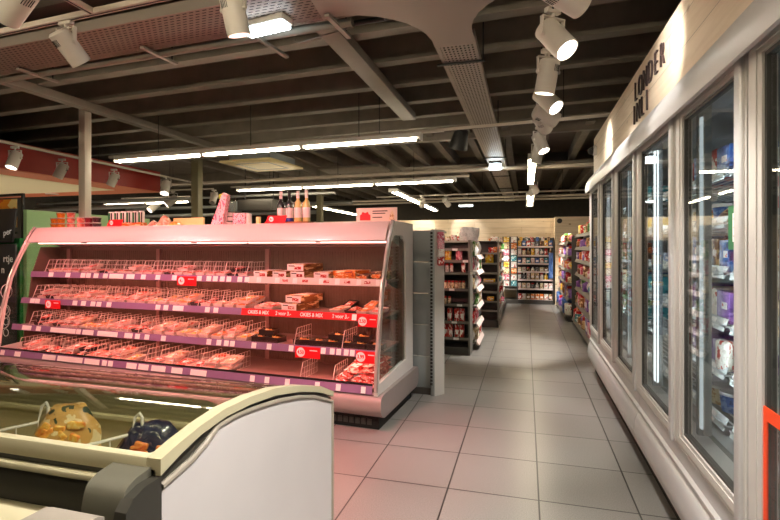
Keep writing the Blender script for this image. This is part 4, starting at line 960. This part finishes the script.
# ================================================================== UPRIGHT GLASS DOOR FREEZERS
EDG = [.22, 1.02, 1.82, 2.60, 3.44, 4.25, 5.04, 5.84]
SHZ = [1.75, 1.52, 1.28, 1.03, .80]
def cabinet(label, y0, y1, doors, endwall):
    r = thing('upright_freezer', label, 'upright freezer', (.70, (y0+y1)/2, 0))
    ox, oy = -.70, -(y0+y1)/2
    def X(p): return [(a+ox, c) for a, c in p]
    Y0, Y1 = y0+oy+.003, y1+oy-.003
    MB().bb((.75+ox, Y0, 0), (1.5+ox, Y1, .09)).build('kick_plate', M['kick'], r)
    MB().prism(X([(.745, .092), (.705, .115), (.678, .16), (.668, .22), (.674, .29), (.692, .335), (.715, .345), (.86, .345), (.86, .092)]), Y0, Y1, 'y').build('bumper', M['frame2'], r, ang=50)
    MB().prism(X([(.712, .345), (.690, .352), (.688, .372), (.703, .382), (.703, .415), (.700, .455), (.715, .472), (.86, .472), (.86, .345)]), Y0, Y1, 'y').build('sill', M['frame2'], r, ang=25)
    MB().prism(X([(.74, 2.05), (.672, 2.018), (.655, 2.0), (.644, 2.005), (.640, 2.05), (.652, 2.11), (.685, 2.17), (.745, 2.215), (.80, 2.215), (.80, 2.05)]), Y0, Y1, 'y').build('canopy', M['frame2'], r, ang=50)
    MB().bb((1.46+ox, Y0, .10), (1.52+ox, Y1, 2.15)).build('back_wall', M['innerdark'], r)
    MB().bb((.80+ox, Y0, 2.07), (1.46+ox, Y1, 2.15)).build('top_panel', M['innerdark'], r)
    MB().bb((.86+ox, Y0, .345), (1.46+ox, Y1, .50)).build('floor_pan', M['innerdark'], r)
    ys = [y1-.02] if endwall else []
    for y in ys: MB().bb((.73+ox, y+oy, .10), (1.46+ox, y+oy+.017, 2.07)).build('end_wall', M['frame2'], r)
    for d in doors:
        a, c = EDG[d]+oy+.006, EDG[d+1]+oy-.006
        O = [(a, .480), (c, .480), (c, 2.045), (a, 2.045)]; I = [(a+.092, .540), (c-.092, .540), (c-.092, 1.990), (a+.092, 1.990)]
        b = MB(); b.ring(O, I, -.012, .030, 'x')
        b.ring([(y+(.014 if y < (a+c)/2 else -.014), z+(.014 if z < 1 else -.014)) for y, z in O], [(y+(-.030 if y < (a+c)/2 else .030), z+(-.018 if z < 1 else .018)) for y, z in I], -.016, -.010, 'x')
        fr = b.build('door', M['frame'], r, ang=25)
        MB().ring([(y, z) for y, z in I], [(y+(.012 if y < (a+c)/2 else -.012), z+(.012 if z < 1 else -.012)) for y, z in I], -.004, .022, 'x').build('gasket', M['gasket'], fr)
        MB().bb((.002, a+.093, .541), (.008, c-.093, 1.989)).build('glass', M['glassdoor'], fr)
        MB().box((-.018, a+.040, 1.263), (.020, .050, 1.60), .009, seg=3).build('handle', M['frame2'], fr)
        b = MB(); b.bb((.075, c-.020, .52), (.13, c+.010, 2.06)); b.build('mullion', M['innerdark'], r)
        lw_ = .055 if d == 3 else .022
        b = MB(); b.bb((.078, c-.03-lw_, .56), (.092, c-.030, 2.0)); b.build('light_strip', M['led' if d == 3 else 'leddim'], r)
        MB().bb((.1302, c-.005, .58), (.1310, c+.009, 1.98)).build('lamp', M['ledfill'], r)  # hidden emitter added behind the mullion to brighten the shelves
        b = MB(); b.bb((.0745, c-.1, .55), (.0785, c-.09, 2.0)); b.bb((.0745, c-.03, .55), (.0785, c-.02, 2.0)); b.build('light_cover', M['chrome'], r)
        for z in SHZ+[.56]:
            b = MB(); x0, x1 = .20, .755; n = 13
            for k in range(n): b.bb((x0+(x1-x0)*k/(n-1)-.003, a+.03, z-.006), (x0+(x1-x0)*k/(n-1)+.003, c-.03, z))
            b.bb((x0, a+.03, z-.014), (x0+.006, c-.03, z)); b.bb((x1-.006, a+.03, z-.014), (x1, c-.03, z))
            b.bb((x0, a+.03, z-.012), (x1, a+.036, z-.004)); b.bb((x0, c-.036, z-.012), (x1, c-.03, z-.004))
            sh = b.build('shelf', M['fridgeshelf'], r)
            MB().prism([(x0-.004, z-.03), (x0, z-.03), (x0+.022, z+.028), (x0+.018, z+.028)], a+.03, c-.03, 'y').build('price_rail', M['clearrail'], sh)
            for q in range(2):
                yy = a+.15+q*.32; MB().prism([(x0-.0055, z-.022), (x0-.004, z-.022), (x0+.013, z+.020), (x0+.0115, z+.020)], yy, yy+.06, 'y').build('price_tag', M['tag'], sh)
    return r
cabinet('nearer upright glass door freezer, with the green sticker on its door', EDG[0], EDG[4], (0, 1, 2, 3), False)
cabinet('farther upright glass door freezer, ending at the grocery shelves', EDG[4], EDG[7]+.05, (4, 5, 6), True)
# sticker and orange frame on the near doors
st = thing('door_sticker', 'green and white sticker on the glass of the freezer door', 'sticker', (.6985, 1.955, 1.468))
MB().box((0, 0, 0), (.002, .095, .155), 0).build('panel', M['green'], st); MB().box((-.0015, -.015, .0), (.001, .045, .10)).build('white_field', M['tag'], st)
for k in range(3): MB().box((-.0022, -.015, .03-k*.03), (.0008, .025, .006)).build('text_line', M['ink'], st)
st = thing('orange_poster_holder', 'bright orange frame stuck on the nearest freezer door', 'frame', (.694, 1.42, .62))
MB().ring([(-.32, -.30), (.32, -.30), (.32, .30), (-.32, .30)], [(-.28, -.26), (.28, -.26), (.28, .26), (-.28, .26)], -.002, .002, 'x').build('frame', M['orange'], st)
MB().bb((-.0012, -.28, -.26), (.0012, .28, .26)).build('clear_sheet', M['glassp'], st)
# frozen goods
DW = {3: 'door with green sticker', 4: 'almost empty lit door', 5: 'third door from far end', 6: 'second door from far end', 2: 'door with orange frame'}
SW = {1.75: 'top', 1.52: 'second', 1.28: 'third', 1.03: 'fourth', .80: 'fifth', .56: 'lowest'}
CW_ = dict(white='white', red='red', yellow='yellow', green='green', blue='blue', purple='purple', pink='pink', orange='orange', brown='brown', teal='teal', cream='cream', grey='grey', coffee='brown and cream', plain='plain white', floral='pink patterned')
def frozen_box(d, z, k, n, col, h, depth=.30):
    a, c = EDG[d]+.05, EDG[d+1]-.10; w = (c-a)/n
    y = c-(k+.5)*w
    r = thing('frozen_carton', '%s frozen carton, %s from far side, %s shelf, %s' % (CW_[col], nth(k+1), SW[z], DW[d]), 'frozen food box', (.93, y, z+.001), -PI/2, 'frozen food in the upright freezers')
    MB().box((0, depth/2, h/2), (w*.92, depth, h), .003).build('carton', PRINT[col], r)
    MB().box((w*.12, -.001, h*.55), (w*.36, .002, h*.22), 0).build('front_label', PRINT['sticker'], r)
def tub(d, z, k, n, col, h=.10):
    a, c = EDG[d]+.05, EDG[d+1]-.10; w = (c-a)/n; y = c-(k+.5)*w
    r = thing('ice_cream_tub', '%s tub, %s from far side, %s shelf, %s' % (col, nth(k+1), SW[z], DW[d]), 'tub', (1.02, y, z+.001), 0, 'tubs in the upright freezers')
    MB().lathe([(w*.38, 0), (w*.44, h*.85)], 18).build('tub', PRINT['cream' if col == 'cream' else 'blue'], r); MB().lathe([(w*.46, h*.85), (w*.46, h), (w*.42, h*1.03)], 18).build('lid', M['tag'], r)
for d, z, cols, h in ((3, 1.75, ['red', 'blue', 'red', 'blue'], .15), (3, 1.28, ['blue', 'blue', 'blue', 'brown', 'blue'], .17), (3, 1.03, ['purple', 'purple', 'white', 'purple'], .16), (3, .80, ['purple', 'purple', 'purple'], .13),
        (4, 1.28, ['', '', 'blue', ''], .08), (4, .80, ['', '', '', 'white'], .1),
        (5, 1.75, ['teal', 'green', 'green', 'teal'], .14), (5, 1.52, ['yellow', 'yellow', 'orange', 'yellow'], .12), (5, 1.03, ['teal', 'blue', 'teal', 'teal'], .14), (5, .80, ['green', '', 'teal', ''], .1),
        (6, 1.52, ['orange', 'yellow', 'brown'], .15), (6, 1.28, ['brown', 'red', 'brown'], .15), (6, 1.03, ['cream', 'teal', 'cream'], .15), (6, .80, ['green', 'green', 'green'], .14),
        (2, 1.52, ['brown', 'red', 'brown'], .16), (2, 1.28, ['orange', 'brown', 'cream'], .16), (2, 1.03, ['brown', 'cream', 'red'], .15)):
    for k, cl in enumerate(cols):
        if cl: frozen_box(d, z, k, len(cols), cl, h*(.9+.2*((k*3) % 4)/4))
for k, cl in enumerate(('cream', 'blue', 'cream', 'cream', 'blue')):
    tub(3, (1.52, .56)[k > 1], (0, 2, 1, 2, 3)[k], (4, 5)[k > 1], cl)
for k in range(3):
    a, c = EDG[3]+.05, EDG[4]-.1; y = c-(k+.6)*(c-a)/4-.06
    r = thing('frozen_bag', '%s frozen bag lying on second shelf, %s, %s from far side' % (('orange', 'yellow', 'brown')[k], DW[3], nth(k+1)), 'frozen food bag', (1.06, y, 1.521), .2, 'bags in the upright freezers')
    MB().pillow((0, 0, 0), (.26, .15, .09), seed=k).build('bag', PRINT[('orange', 'yellow', 'brown')[k]], r, ang=70)
r = thing('frozen_bag', 'white and red bag standing on the fifth shelf behind the sticker door', 'frozen food bag', (.93, 2.70, .801), .3)
MB().box((0, 0, .075), (.05, .10, .15), .02, seg=3).build('bag', PRINT['white'], r)
# ---- raised lettering on the boards
lt = thing('raised_lettering', 'dark raised lettering in two rows on the wood boards above the freezers', 'lettering', (.75, 3.42, 2.38))
for row, (wd, y0, st, z, sz) in enumerate((('LONDER', .33, .137, .105, .205), ('INLI', .385, .125, -.05, .205))):
    for k, ch in enumerate(wd): text_obj('letter', ch, sz, M['letter'], lt, (-.007, y0-st*k, z), FACE_L, ext=.006, sx=.80, bold=-.005)

# ================================================================== SHELVING BEHIND
# end of the gondola that stands behind the cooler
gy = 4.47
xa, xb, xc = at_y(412, gy), at_y(431, gy-.03), at_y(440, gy+.07)
ge = thing('gondola_end', 'grey panelled gondola end with a slotted upright beside the cooler', 'shelving', W(xa, gy, 0), -A)
w1 = xb-xa
for k in range(5): MB().bb((-.55, .02, .06+k*.30), (w1-.004, .04, .355+k*.30), .003).build('back_panel', M['gond'], ge)
MB().bb((w1-.004, -.03, 0), (w1+.035, .05, 1.565), .003).build('slotted_upright', M['gond'], ge)
b = MB()
for k in range(44): b.bb((w1-.006, -.0315, .10+k*.033), (w1+.016, -.029, .123+k*.033))
b.build('upright_slots', M['dark'], ge)
MB().prism([(w1+.035, -.03), (w1+.105, .07), (w1+.09, .085), (w1+.02, -.012)], 0, 1.56, 'z').build('side_plate', M['gondlight'], ge)
MB().bb((-.55, .0, 0), (w1, .45, .06)).build('base', M['gonddark'], ge)
MB().bb((-.55, .04, 1.545), (w1+.03, .5, 1.56)).build('top_shelf', M['gondlight'], ge)
for k in range(4):
    o = tag(MB().box((0, 0, 0), (.075, .03, .085), .01, seg=2).build('hanging_pack', PRINT[('pink', 'floral', 'white', 'red')[k]], loc=W(xa+w1+.086, gy+.006, 1.50-.078*k), rz=rad(55)-A), 'pink and white sweet pack clipped on the gondola side plate, %s from the top' % nth(k+1), 'pack', 'packs clipped on the gondola end')
# shelf fillers
def product(kind, label, loc, rz, w, d, h, col, group, cat=None):
    r = MB()
    if kind == 'jar':
        r.lathe([(w*.44, 0), (w*.48, h*.06), (w*.48, h*.66), (w*.36, h*.76)], 12); r.mi = 1; r.lathe([(w*.40, h*.76), (w*.40, h*.97), (w*.36, h)], 12); m = [PRINT[col], M['lid']]
    elif kind == 'bottle':
        r.lathe([(w*.44, 0), (w*.46, h*.05), (w*.46, h*.6), (w*.18, h*.8), (w*.16, h*.9)], 12); r.mi = 1; r.lathe([(w*.2, h*.88), (w*.2, h), (w*.1, h*1.005)], 10); m = [PRINT[col], M['tag']]
    elif kind == 'can':
        r.lathe([(w*.44, 0), (w*.48, h*.05), (w*.48, h*.95), (w*.44, h)], 14); m = [PRINT[col]]
    elif kind == 'pouch':
        t = bmesh.new(); n = 6; F, B_ = [], []
        for j in range(n+1):
            v = j/n; th = d*.5*(math.sin(PI*min(.95, max(.05, v)))**.6)
            F.append([t.verts.new(((i/n-.5)*w, -th*(1-abs(2*i/n-1)**2), v*h)) for i in range(n+1)]); B_.append([t.verts.new(((i/n-.5)*w, th*(1-abs(2*i/n-1)**2)+.001, v*h)) for i in range(n+1)])
        for j in range(n):
            for i in range(n): t.faces.new((F[j][i], F[j][i+1], F[j+1][i+1], F[j+1][i])); t.faces.new((B_[j][i], B_[j+1][i], B_[j+1][i+1], B_[j][i+1]))
        r._add(t); m = [PRINT[col]]
    else:
        r.box((0, 0, h/2), (w, d, h), .004); r.mi = 1; r.box((0, -d/2-.0008, h*.42), (w*.7, .0015, h*.35)); m = [PRINT[col], PRINT['sticker']]
    o = r.build({'jar': 'spice_jar', 'bottle': 'bottle', 'can': 'food_can', 'pouch': 'pouch', 'carton': 'carton'}[kind], m, loc=loc, rz=rz, ang=50)
    return tag(o, label, cat or kind, group)
# first gondola end
G1Y, GX0, GX1 = 6.30, -1.10, -.705
g1 = thing('gondola_shelving', 'dark gondola with red lidded jars on its end shelves', 'shelving', ((GX0+GX1)/2, G1Y, 0))
hw = (GX1-GX0)/2
MB().bb((-hw, .28, 0), (hw, .32, 1.46)).build('end_back', M['gonddark'], g1)
for s in (-1, 1): MB().bb((s*hw-.012, .0, 0), (s*hw+.012, .32, 1.49)).build('end_upright', M['gondshelf'], g1)
MB().bb((-hw, .0, 0), (hw, .3, .10)).build('base_plinth', M['gonddark'], g1)
E1 = [.225, .436, .66, .86, 1.07, 1.228, 1.38]
for z in E1:
    sh = MB().bb((-hw+.012, .0, z-.022), (hw-.012, .28, z)).build('end_shelf', M['gonddark'], g1)
    MB().bb((-hw+.012, -.006, z-.030), (hw-.012, 0, z+.004)).build('price_strip', M['gondshelf'], sh)
    MB().bb((hw*.1+(z*7 % .3)-.1, -.008, z-.028), (hw*.1+(z*7 % .3)-.03, -.006, z+.002)).build('price_tag', M['tag'], sh)
MB().bb((-.75, .32, 0), (hw+.0, 1.15, .10)).build('side_plinth', M['gonddark'], g1)
MB().bb((-.4, .33, .10), (-.36, 1.15, 1.46)).build('core_panel', M['gonddark'], g1)
MB().bb((-.75, .1, 1.47), (hw+.02, 1.15, 1.485)).build('top_shelf', M['gondlight'], g1)
SZ = [.12, .36, .60, .84, 1.07, 1.28]
for z in SZ:
    sh = MB().bb((-.36, .33, z-.02), (hw+.06, 1.15, z)).build('side_shelf', M['gondshelf'], g1)
    MB().prism([(hw+.06, z-.04), (hw+.095, z-.05), (hw+.10, z-.046), (hw+.064, z+.012)], .33, 1.15, 'y').build('price_rail', M['railpale'], sh)
def g1x(px): return w_y(px, G1Y+.05)
gg = 'goods on the first gondola end'
cnt = {}
for k, (px, kind, z, w, h, col, d) in enumerate(((448, 'pouch', 1.228, .085, .125, 'yellow', .05), (459, 'pouch', 1.228, .085, .125, 'pink', .05),
        (442, 'jar', 1.07, .05, .115, 'white', 0), (447, 'jar', 1.07, .05, .115, 'white', 0), (451.5, 'jar', 1.07, .05, .115, 'white', 0), (463.5, 'carton', 1.07, .05, .15, 'red', .05),
        (442, 'jar', .86, .046, .10, 'cream', 0), (445.6, 'jar', .86, .046, .10, 'cream', 0), (449.2, 'jar', .86, .046, .10, 'cream', 0), (452.8, 'jar', .86, .046, .10, 'cream', 0), (456.4, 'jar', .86, .046, .10, 'cream', 0), (460, 'jar', .86, .046, .10, 'cream', 0), (463.6, 'jar', .86, .046, .10, 'cream', 0),
        (445, 'jar', .66, .046, .095, 'cream', 0), (449.5, 'jar', .66, .046, .095, 'cream', 0),
        (442, 'carton', .436, .062, .165, 'red', .06), (450, 'carton', .436, .062, .165, 'red', .06), (457, 'carton', .436, .062, .165, 'red', .06), (462.5, 'carton', .436, .062, .165, 'red', .06),
        (441.5, 'carton', .225, .058, .165, 'red', .06), (446.2, 'carton', .225, .058, .165, 'red', .06), (450.8, 'carton', .225, .058, .165, 'red', .06), (457, 'carton', .225, .058, .165, 'red', .06), (462, 'carton', .225, .058, .165, 'red', .06))):
    cnt[z] = cnt.get(z, 0)+1
    nm = {1.228: 'bag', 1.07: 'upper jar', .86: 'middle jar', .66: 'lower jar', .436: 'upper carton', .225: 'lower carton'}[z]
    product(kind, '%s %s, %s shelf of first gondola end, %s from the cooler' % ({'white': 'white red topped', 'cream': 'cream red topped', 'red': 'red white', 'yellow': 'yellow', 'pink': 'pink'}[col], kind, nm, nth(cnt[z])), (g1x(px), G1Y+.05, z+.001), 0, w, d or w, h, col, gg)
n = 0
for zi, z in enumerate(SZ):
    for k in range(4):
        col = ['plain', 'cream', 'plain', 'red', 'pink', 'white', 'grey', 'green'][(zi*3+k) % 8]; kd = ['pouch', 'carton'][(zi+k) % 2]
        product(kd, '%s %s, first gondola aisle side, %s shelf up, %s from its end' % (CW_[col], kd, nth(zi+1), nth(k+1)), (-.72+.03*(k % 2), G1Y+.42+k*.2, z+.001), PI/2, .18, .10, .14+.03*((k+zi) % 3), col, 'goods along the first gondola')
for k in range(6):
    product('pouch', 'white packet piled on top of the first gondola, %s from its end' % nth(k+1), (-.68-.05*(k % 3), G1Y+.15+.16*(k//2), 1.486+.055*(k % 2)), R.uniform(-.4, .9), .20, .09, .12, 'plain', 'packets on top of the first gondola')
for k in range(5):
    product('carton', 'small pale carton standing on top of the first gondola, %s from the cooler' % nth(k+1), (w_y(436+k*6, G1Y+.4), G1Y+.4, 1.486), 0, .07, .06, .06+.02*(k % 2), ['white', 'grey', 'cream', 'white', 'red'][k], 'cartons on top of the first gondola')
# second gondola
G2Y = 8.62
g2 = thing('gondola_shelving', 'dark gondola with yellow packs on its end, beyond the first gondola', 'shelving', (-.62, G2Y, 0))
MB().bb((-.36, .25, 0), (.16, .29, 1.50)).build('end_back', M['gonddark'], g2)
for x in (-.36, .15): MB().bb((x-.012, 0, 0), (x+.012, .29, 1.50)).build('end_upright', M['gondshelf'], g2)
MB().bb((-.36, 0, 0), (.16, .28, .12)).build('base_plinth', M['gonddark'], g2)
E2 = [.30, .46, .62, .78, .95, 1.12, 1.30]
for z in E2:
    sh = MB().bb((-.345, 0, z-.018), (.14, .25, z)).build('end_shelf', M['gonddark'], g2); MB().bb((-.345, -.006, z-.026), (.14, 0, z+.004)).build('price_strip', M['gondshelf'], sh)
MB().bb((-.5, .29, 0), (.17, 3.6, .12)).build('side_plinth', M['gonddark'], g2); MB().bb((-.2, .3, .12), (-.16, 3.6, 1.48)).build('core_panel', M['gonddark'], g2)
MB().bb((-.4, .0, 1.49), (.12, 3.6, 1.505)).build('top_shelf', M['gonddark'], g2)
S2 = [.14, .42, .68, .92, 1.14, 1.34]
for z in S2:
    sh = MB().bb((-.16, .3, z-.02), (.10, 3.6, z)).build('side_shelf', M['gondshelf'], g2)
    MB().prism([(.10, z-.03), (.12, z-.04), (.125, z-.036), (.104, z+.010)], .3, 3.6, 'y').build('price_rail', M['gondlight'], sh)
for k, (z, w, h, col) in enumerate(((1.12, .14, .15, 'yellow'), (.78, .2, .06, 'yellow'), (.46, .12, .07, 'yellow'), (1.30, .1, .09, 'red'), (1.30, .1, .1, 'orange'))):
    product(('pouch', 'carton', 'carton', 'pouch', 'pouch')[k], '%s pack on the second gondola end, %s' % (col, ('the big one near eye height', 'low wide one at middle height', 'lowest of the yellow ones', 'hanging high on the inner side', 'hanging high on the aisle side')[k]), (-.62+(.0, .0, .02, .03, .12)[k], G2Y+.1, z+.001), 0, w, .08, h, col, 'goods on the second gondola end')
PAL = ['brown', 'cream', 'red', 'green', 'white', 'orange', 'coffee', 'yellow', 'pink', 'teal']
for zi, z in enumerate(S2):
    for k in range(11):
        col = PAL[(zi*7+k*3+(k*k) % 5) % len(PAL)]; kd = ['carton', 'pouch', 'jar', 'carton', 'bottle'][(zi*2+k) % 5]
        product(kd, '%s %s, second gondola aisle side, %s shelf up, %s from its end' % (CW_[col], kd, nth(zi+1), nth(k+1)), (-.61+.03*(k % 2), G2Y+.42+k*.29, z+.001), PI/2, .20 if kd != 'jar' else .10, .11, .15+.03*((k+zi) % 3), col, 'goods along the second gondola')
for k in range(7): product('carton', 'pale carton on top of the second gondola, %s from its end' % nth(k+1), (-.55, G2Y+.3+k*.3, 1.506), PI/2, .14, .12, .08, ['white', 'grey', 'cream'][k % 3], 'cartons on top of the second gondola')
# card rack
ck = thing('card_rack', 'two column rack of greeting cards against the boarded wall', 'rack', (-.38, 12.42, 0))
MB().bb((-.19, .10, .38), (.19, .13, 1.66)).build('back_panel', M['gonddark'], ck)
for x in (-.18, 0, .18): MB().bb((x-.008, .04, .38), (x+.008, .12, 1.66)).build('rack_post', M['gonddark'], ck)
for k in range(8): MB().bb((-.18, .03, .42+k*.155), (.18, .10, .428+k*.155)).build('rack_ledge', M['gondshelf'], ck)
MB().bb((-.19, -.05, 0), (.19, .45, .10)).build('base', M['gonddark'], ck); MB().bb((-.19, 0, .34), (.19, .45, .36)).build('lower_shelf', M['gondshelf'], ck)
for x in (-.18, .18): MB().bb((x-.01, 0, .1), (x+.01, .45, .38)).build('side_panel', M['gonddark'], ck)
for c in range(2):
    for k in range(8):
        col = ['white', 'cream', 'white', 'pink', 'white', 'teal', 'cream', 'purple', 'white', 'yellow', 'cream', 'orange'][(c*5+k*3) % 12]
        o = MB().box((0, 0, .068), (.135, .012, .136), 0, rx=-.12); tag(o.build('greeting_card', PRINT[col], loc=(-.38-.09+c*.18, 12.47, .43+k*.155)), '%s greeting card, %s column of the rack, %s from the top' % (CW_[col], ('cooler side', 'aisle side')[c], nth(8-k)), 'card', 'greeting cards in the rack')
# back wall unit
bu = thing('wall_shelving', 'dark shelving unit across the end of the aisle', 'shelving', (.21, 12.44, 0))
MB().bb((-.42, .44, 0), (.43, .49, 1.63)).build('back_panel', M['gonddark'], bu)
for x in (-.42, .43): MB().bb((x-.012, .0, 0), (x+.012, .47, 1.63)).build('side_panel', M['gonddark'], bu)
MB().bb((-.42, 0, 0), (.43, .44, .10)).build('base_plinth', M['gonddark'], bu)
BZ = [.105, .38, .60, .80, 1.0, 1.2, 1.42]
for z in BZ:
    sh = MB().bb((-.41, .02, z-.022), (.42, .44, z)).build('shelf', M['gondshelf'], bu); MB().bb((-.41, .008, z-.034), (.42, .02, z+.004)).build('price_strip', M['railpale'], sh)
BC = [['red', 'white', 'brown', 'orange', 'orange', 'orange', 'white', 'brown'], ['white', 'cream', 'white', 'grey', 'white', 'cream', 'white', 'white'], ['white', 'grey', 'white', 'cream', 'cream', 'white', 'yellow', 'white'], ['cream', 'white', 'brown', 'white', 'grey', 'cream', 'brown', 'white'],
      ['blue', 'white', 'teal', 'white', 'blue', 'white', 'teal', 'grey'], ['white', 'cream', 'brown', 'yellow', 'white', 'grey', 'red', 'brown'], ['yellow', 'blue', 'red', 'white', 'grey', 'brown', 'yellow', 'blue']]
for zi, z in enumerate(BZ):
    for k in range(8):
        col = BC[zi][k]; kd = ['carton', 'can', 'jar', 'carton', 'bottle'][(zi+k*2) % 5] if zi not in (0, 4) else 'carton'
        product(kd, '%s %s, aisle end unit, %s shelf up, %s from card rack' % (CW_[col], kd, nth(zi+1), nth(k+1)), (-.155+k*.105, 12.52, z+.001), 0, .088, .09, .10+.03*((k*3+zi) % 3)+(.04 if zi in (0, 6) else 0), col, 'goods across the end of the aisle')
for k in range(6): product('can', 'round pack hanging along the top of the aisle end unit, %s from the card rack' % nth(k+1), (-.12+k*.13, 12.50, 1.545), 0, .08, .08, .10, ['yellow', 'grey', 'red', 'blue', 'white', 'brown'][k], 'packs along the top of the aisle end unit')
tag(MB().box((0, 0, 0), (.10, .02, .62), .004).build('clip_strip', PRINT['blue'], loc=(.58, 12.40, .95)), 'blue and white strip hanging at the side of the aisle end unit', 'hanging strip')
tag(MB().cyl((0, 0, 0), (0, -.04, 0), .06, 16).build('wall_speaker', M['dark'], loc=(.78, 12.42, 2.03)), 'small round black speaker on the boarded return wall', 'speaker')
# shelves along the right side of the aisle
def side_unit(label, y0, y1, x0, zs, ztop, word, npx, seed):
    q = random.Random(seed); u = thing('wall_shelving', label, 'shelving', (x0, (y0+y1)/2, 0)); h = (y1-y0)/2
    MB().bb((.44, -h, 0), (.48, h, ztop)).build('back_panel', M['gonddark'], u)
    for y in (-h, h): MB().bb((.10, y-.01, 0), (.46, y+.01, ztop)).build('side_panel', M['gonddark'], u)
    MB().bb((0.04, -h, 0), (.44, h, .10)).build('base_plinth', M['gonddark'], u)
    for zi, z in enumerate(zs):
        f = 0 if zi == 0 else .05
        sh = MB().bb((f, -h, z-.02), (.44, h, z)).build('shelf', M['gondshelf'], u)
        MB().prism([(f-.03, z-.05), (f-.025, z-.054), (f+.005, z+.008), (f, z+.010)], -h, h, 'y').build('price_rail', M['gondshelf'], sh)
        n = npx; st = 2*h/n
        for k in range(n):
            col = PAL[q.randrange(len(PAL))] if zi or word != 'farther' else ['white', 'blue', 'teal', 'white'][k % 4]
            if q.random() < .2: col = 'purple'
            kd = q.choice(['carton', 'pouch', 'bottle', 'carton', 'jar', 'can'])
            w = st*.86
            gap = (zs+[ztop+.12])[zi+1]-z-.04
            hh = gap*q.uniform(.62, 1.)
            product(kd, '%s %s, %s aisle wall unit, %s shelf up, %s from freezers' % (CW_[col], kd, word, nth(zi+1), nth(k+1)), (x0+f+.01+w*.25+q.uniform(0, .03), (y0+y1)/2-h+st*(k+.5), z+.001), -PI/2, w, min(w, .14), hh, col, 'goods on the %s aisle wall unit' % word)
side_unit('shelving unit of mixed groceries directly beyond the upright freezers', 6.1, 9.55, .84, [.12, .40, .68, .94, 1.18, 1.40, 1.62], 1.72, 'nearer', 13, 3)
side_unit('shelving unit of mixed groceries in the far corner of the aisle', 9.65, 12.40, .72, [.12, .44, .72, .98, 1.24, 1.50], 1.60, 'farther', 11, 5)
r = thing('photo_board', 'tall white board with a dark photo above the nearer wall shelves', 'board', (.95, 7.0, 1.90))
MB().box((0, 0, .10), (.015, .85, .36), .003).build('panel', M['tag'], r); MB().box((-.009, -.05, .12), (.003, .55, .18)).build('photo', PRINT['grey'], r)
# ================================================================== SIGNS ON THE FAR LEFT
sy = 4.50
SX = at_y(16, sy)-.39; PX = at_y(23, 4.78)-.36
r = thing('chalkboard_sign', 'tall black sign with white lettering behind the far cooler end', 'sign', W(SX, sy, 0), -A)
MB().box((0, 0, .72), (.78, .03, 1.44), .004).build('lower_panel', M['sign'], r)
MB().box((-.02, .02, 1.69), (.72, .03, .46), .004, rx=-.12).build('upper_panel', M['sign'], r)
for x in (-.3, .3): MB().box((x, .0, .03), (.05, .25, .06), .004).build('foot', M['dark'], r)
text_obj('lettering', 'rtje', .135, M['textwhite'], r, (.26, -.017, 1.24), UPX, bold=.002)
text_obj('lettering', 'n', .135, M['textwhite'], r, (.16, -.017, 1.09), UPX, bold=.002)
text_obj('lettering', 'per', .12, M['textwhite'], r, (.24, -.012, 1.60), (PI/2-.12, -.2, 0))
for k, z in enumerate((.55, .40, .25)):
    MB().tube([(.22+.05*math.cos(q*PI/6), -.018, z+.05*math.sin(q*PI/6)) for q in range(13)], .004, 5).build('drawn_loop', M['textwhite'], r)
r = thing('poster_stand', 'black framed stand holding an orange fruit poster', 'poster stand', W(PX, 4.78, 0), -A)
for x in (-.85, .36): MB().box((x, 0, 1.07), (.035, .035, 2.14), .003).build('post', M['dark'], r)
MB().box((-.245, 0, 2.14), (1.245, .035, .035), .003).build('top_bar', M['dark'], r); MB().box((-.245, 0, .02), (1.245, .16, .04), .003).build('foot_bar', M['dark'], r)
MB().box((-.28, -.005, 1.88), (1.05, .008, .40)).build('poster', PRINT['poster'], r)
MB().box((-.28, .0, 1.60), (1.05, .02, .03)).build('lower_bar', M['dark'], r)

# ================================================================== clean-up, light, camera
for o in [o for o in bpy.data.objects if o.get('label') == 'x']:
    for c in KIDS.get(o.name, []): bpy.data.objects.remove(c)
    bpy.data.objects.remove(o)
w = bpy.data.worlds.new('world'); SC.world = w; w.use_nodes = True
w.node_tree.nodes['Background'].inputs[0].default_value = (1, .9, .8, 1); w.node_tree.nodes['Background'].inputs[1].default_value = .05
cam = bpy.data.cameras.new('camera'); co = bpy.data.objects.new('camera', cam); COL.objects.link(co)
cam.sensor_width = 36; cam.lens = FPX/780*36; cam.shift_y = -(260-HOR)/780; cam.clip_start = .05
co.location = (0, 0, CAM_H); co.rotation_euler = (PI/2, 0, TH)
SC.camera = co
vs = SC.view_settings; vs.view_transform = 'Standard'; vs.look = 'None'; vs.gamma = 1; vs.exposure = 1.3; vs.use_curve_mapping = False
cy = SC.cycles; cy.use_denoising = True; cy.max_bounces = 10; cy.diffuse_bounces = 5; cy.glossy_bounces = 4; cy.transparent_max_bounces = 24; cy.transmission_bounces = 6
cy.sample_clamp_indirect = 4; cy.use_light_tree = True; cy.caustics_reflective = False; cy.caustics_refractive = False
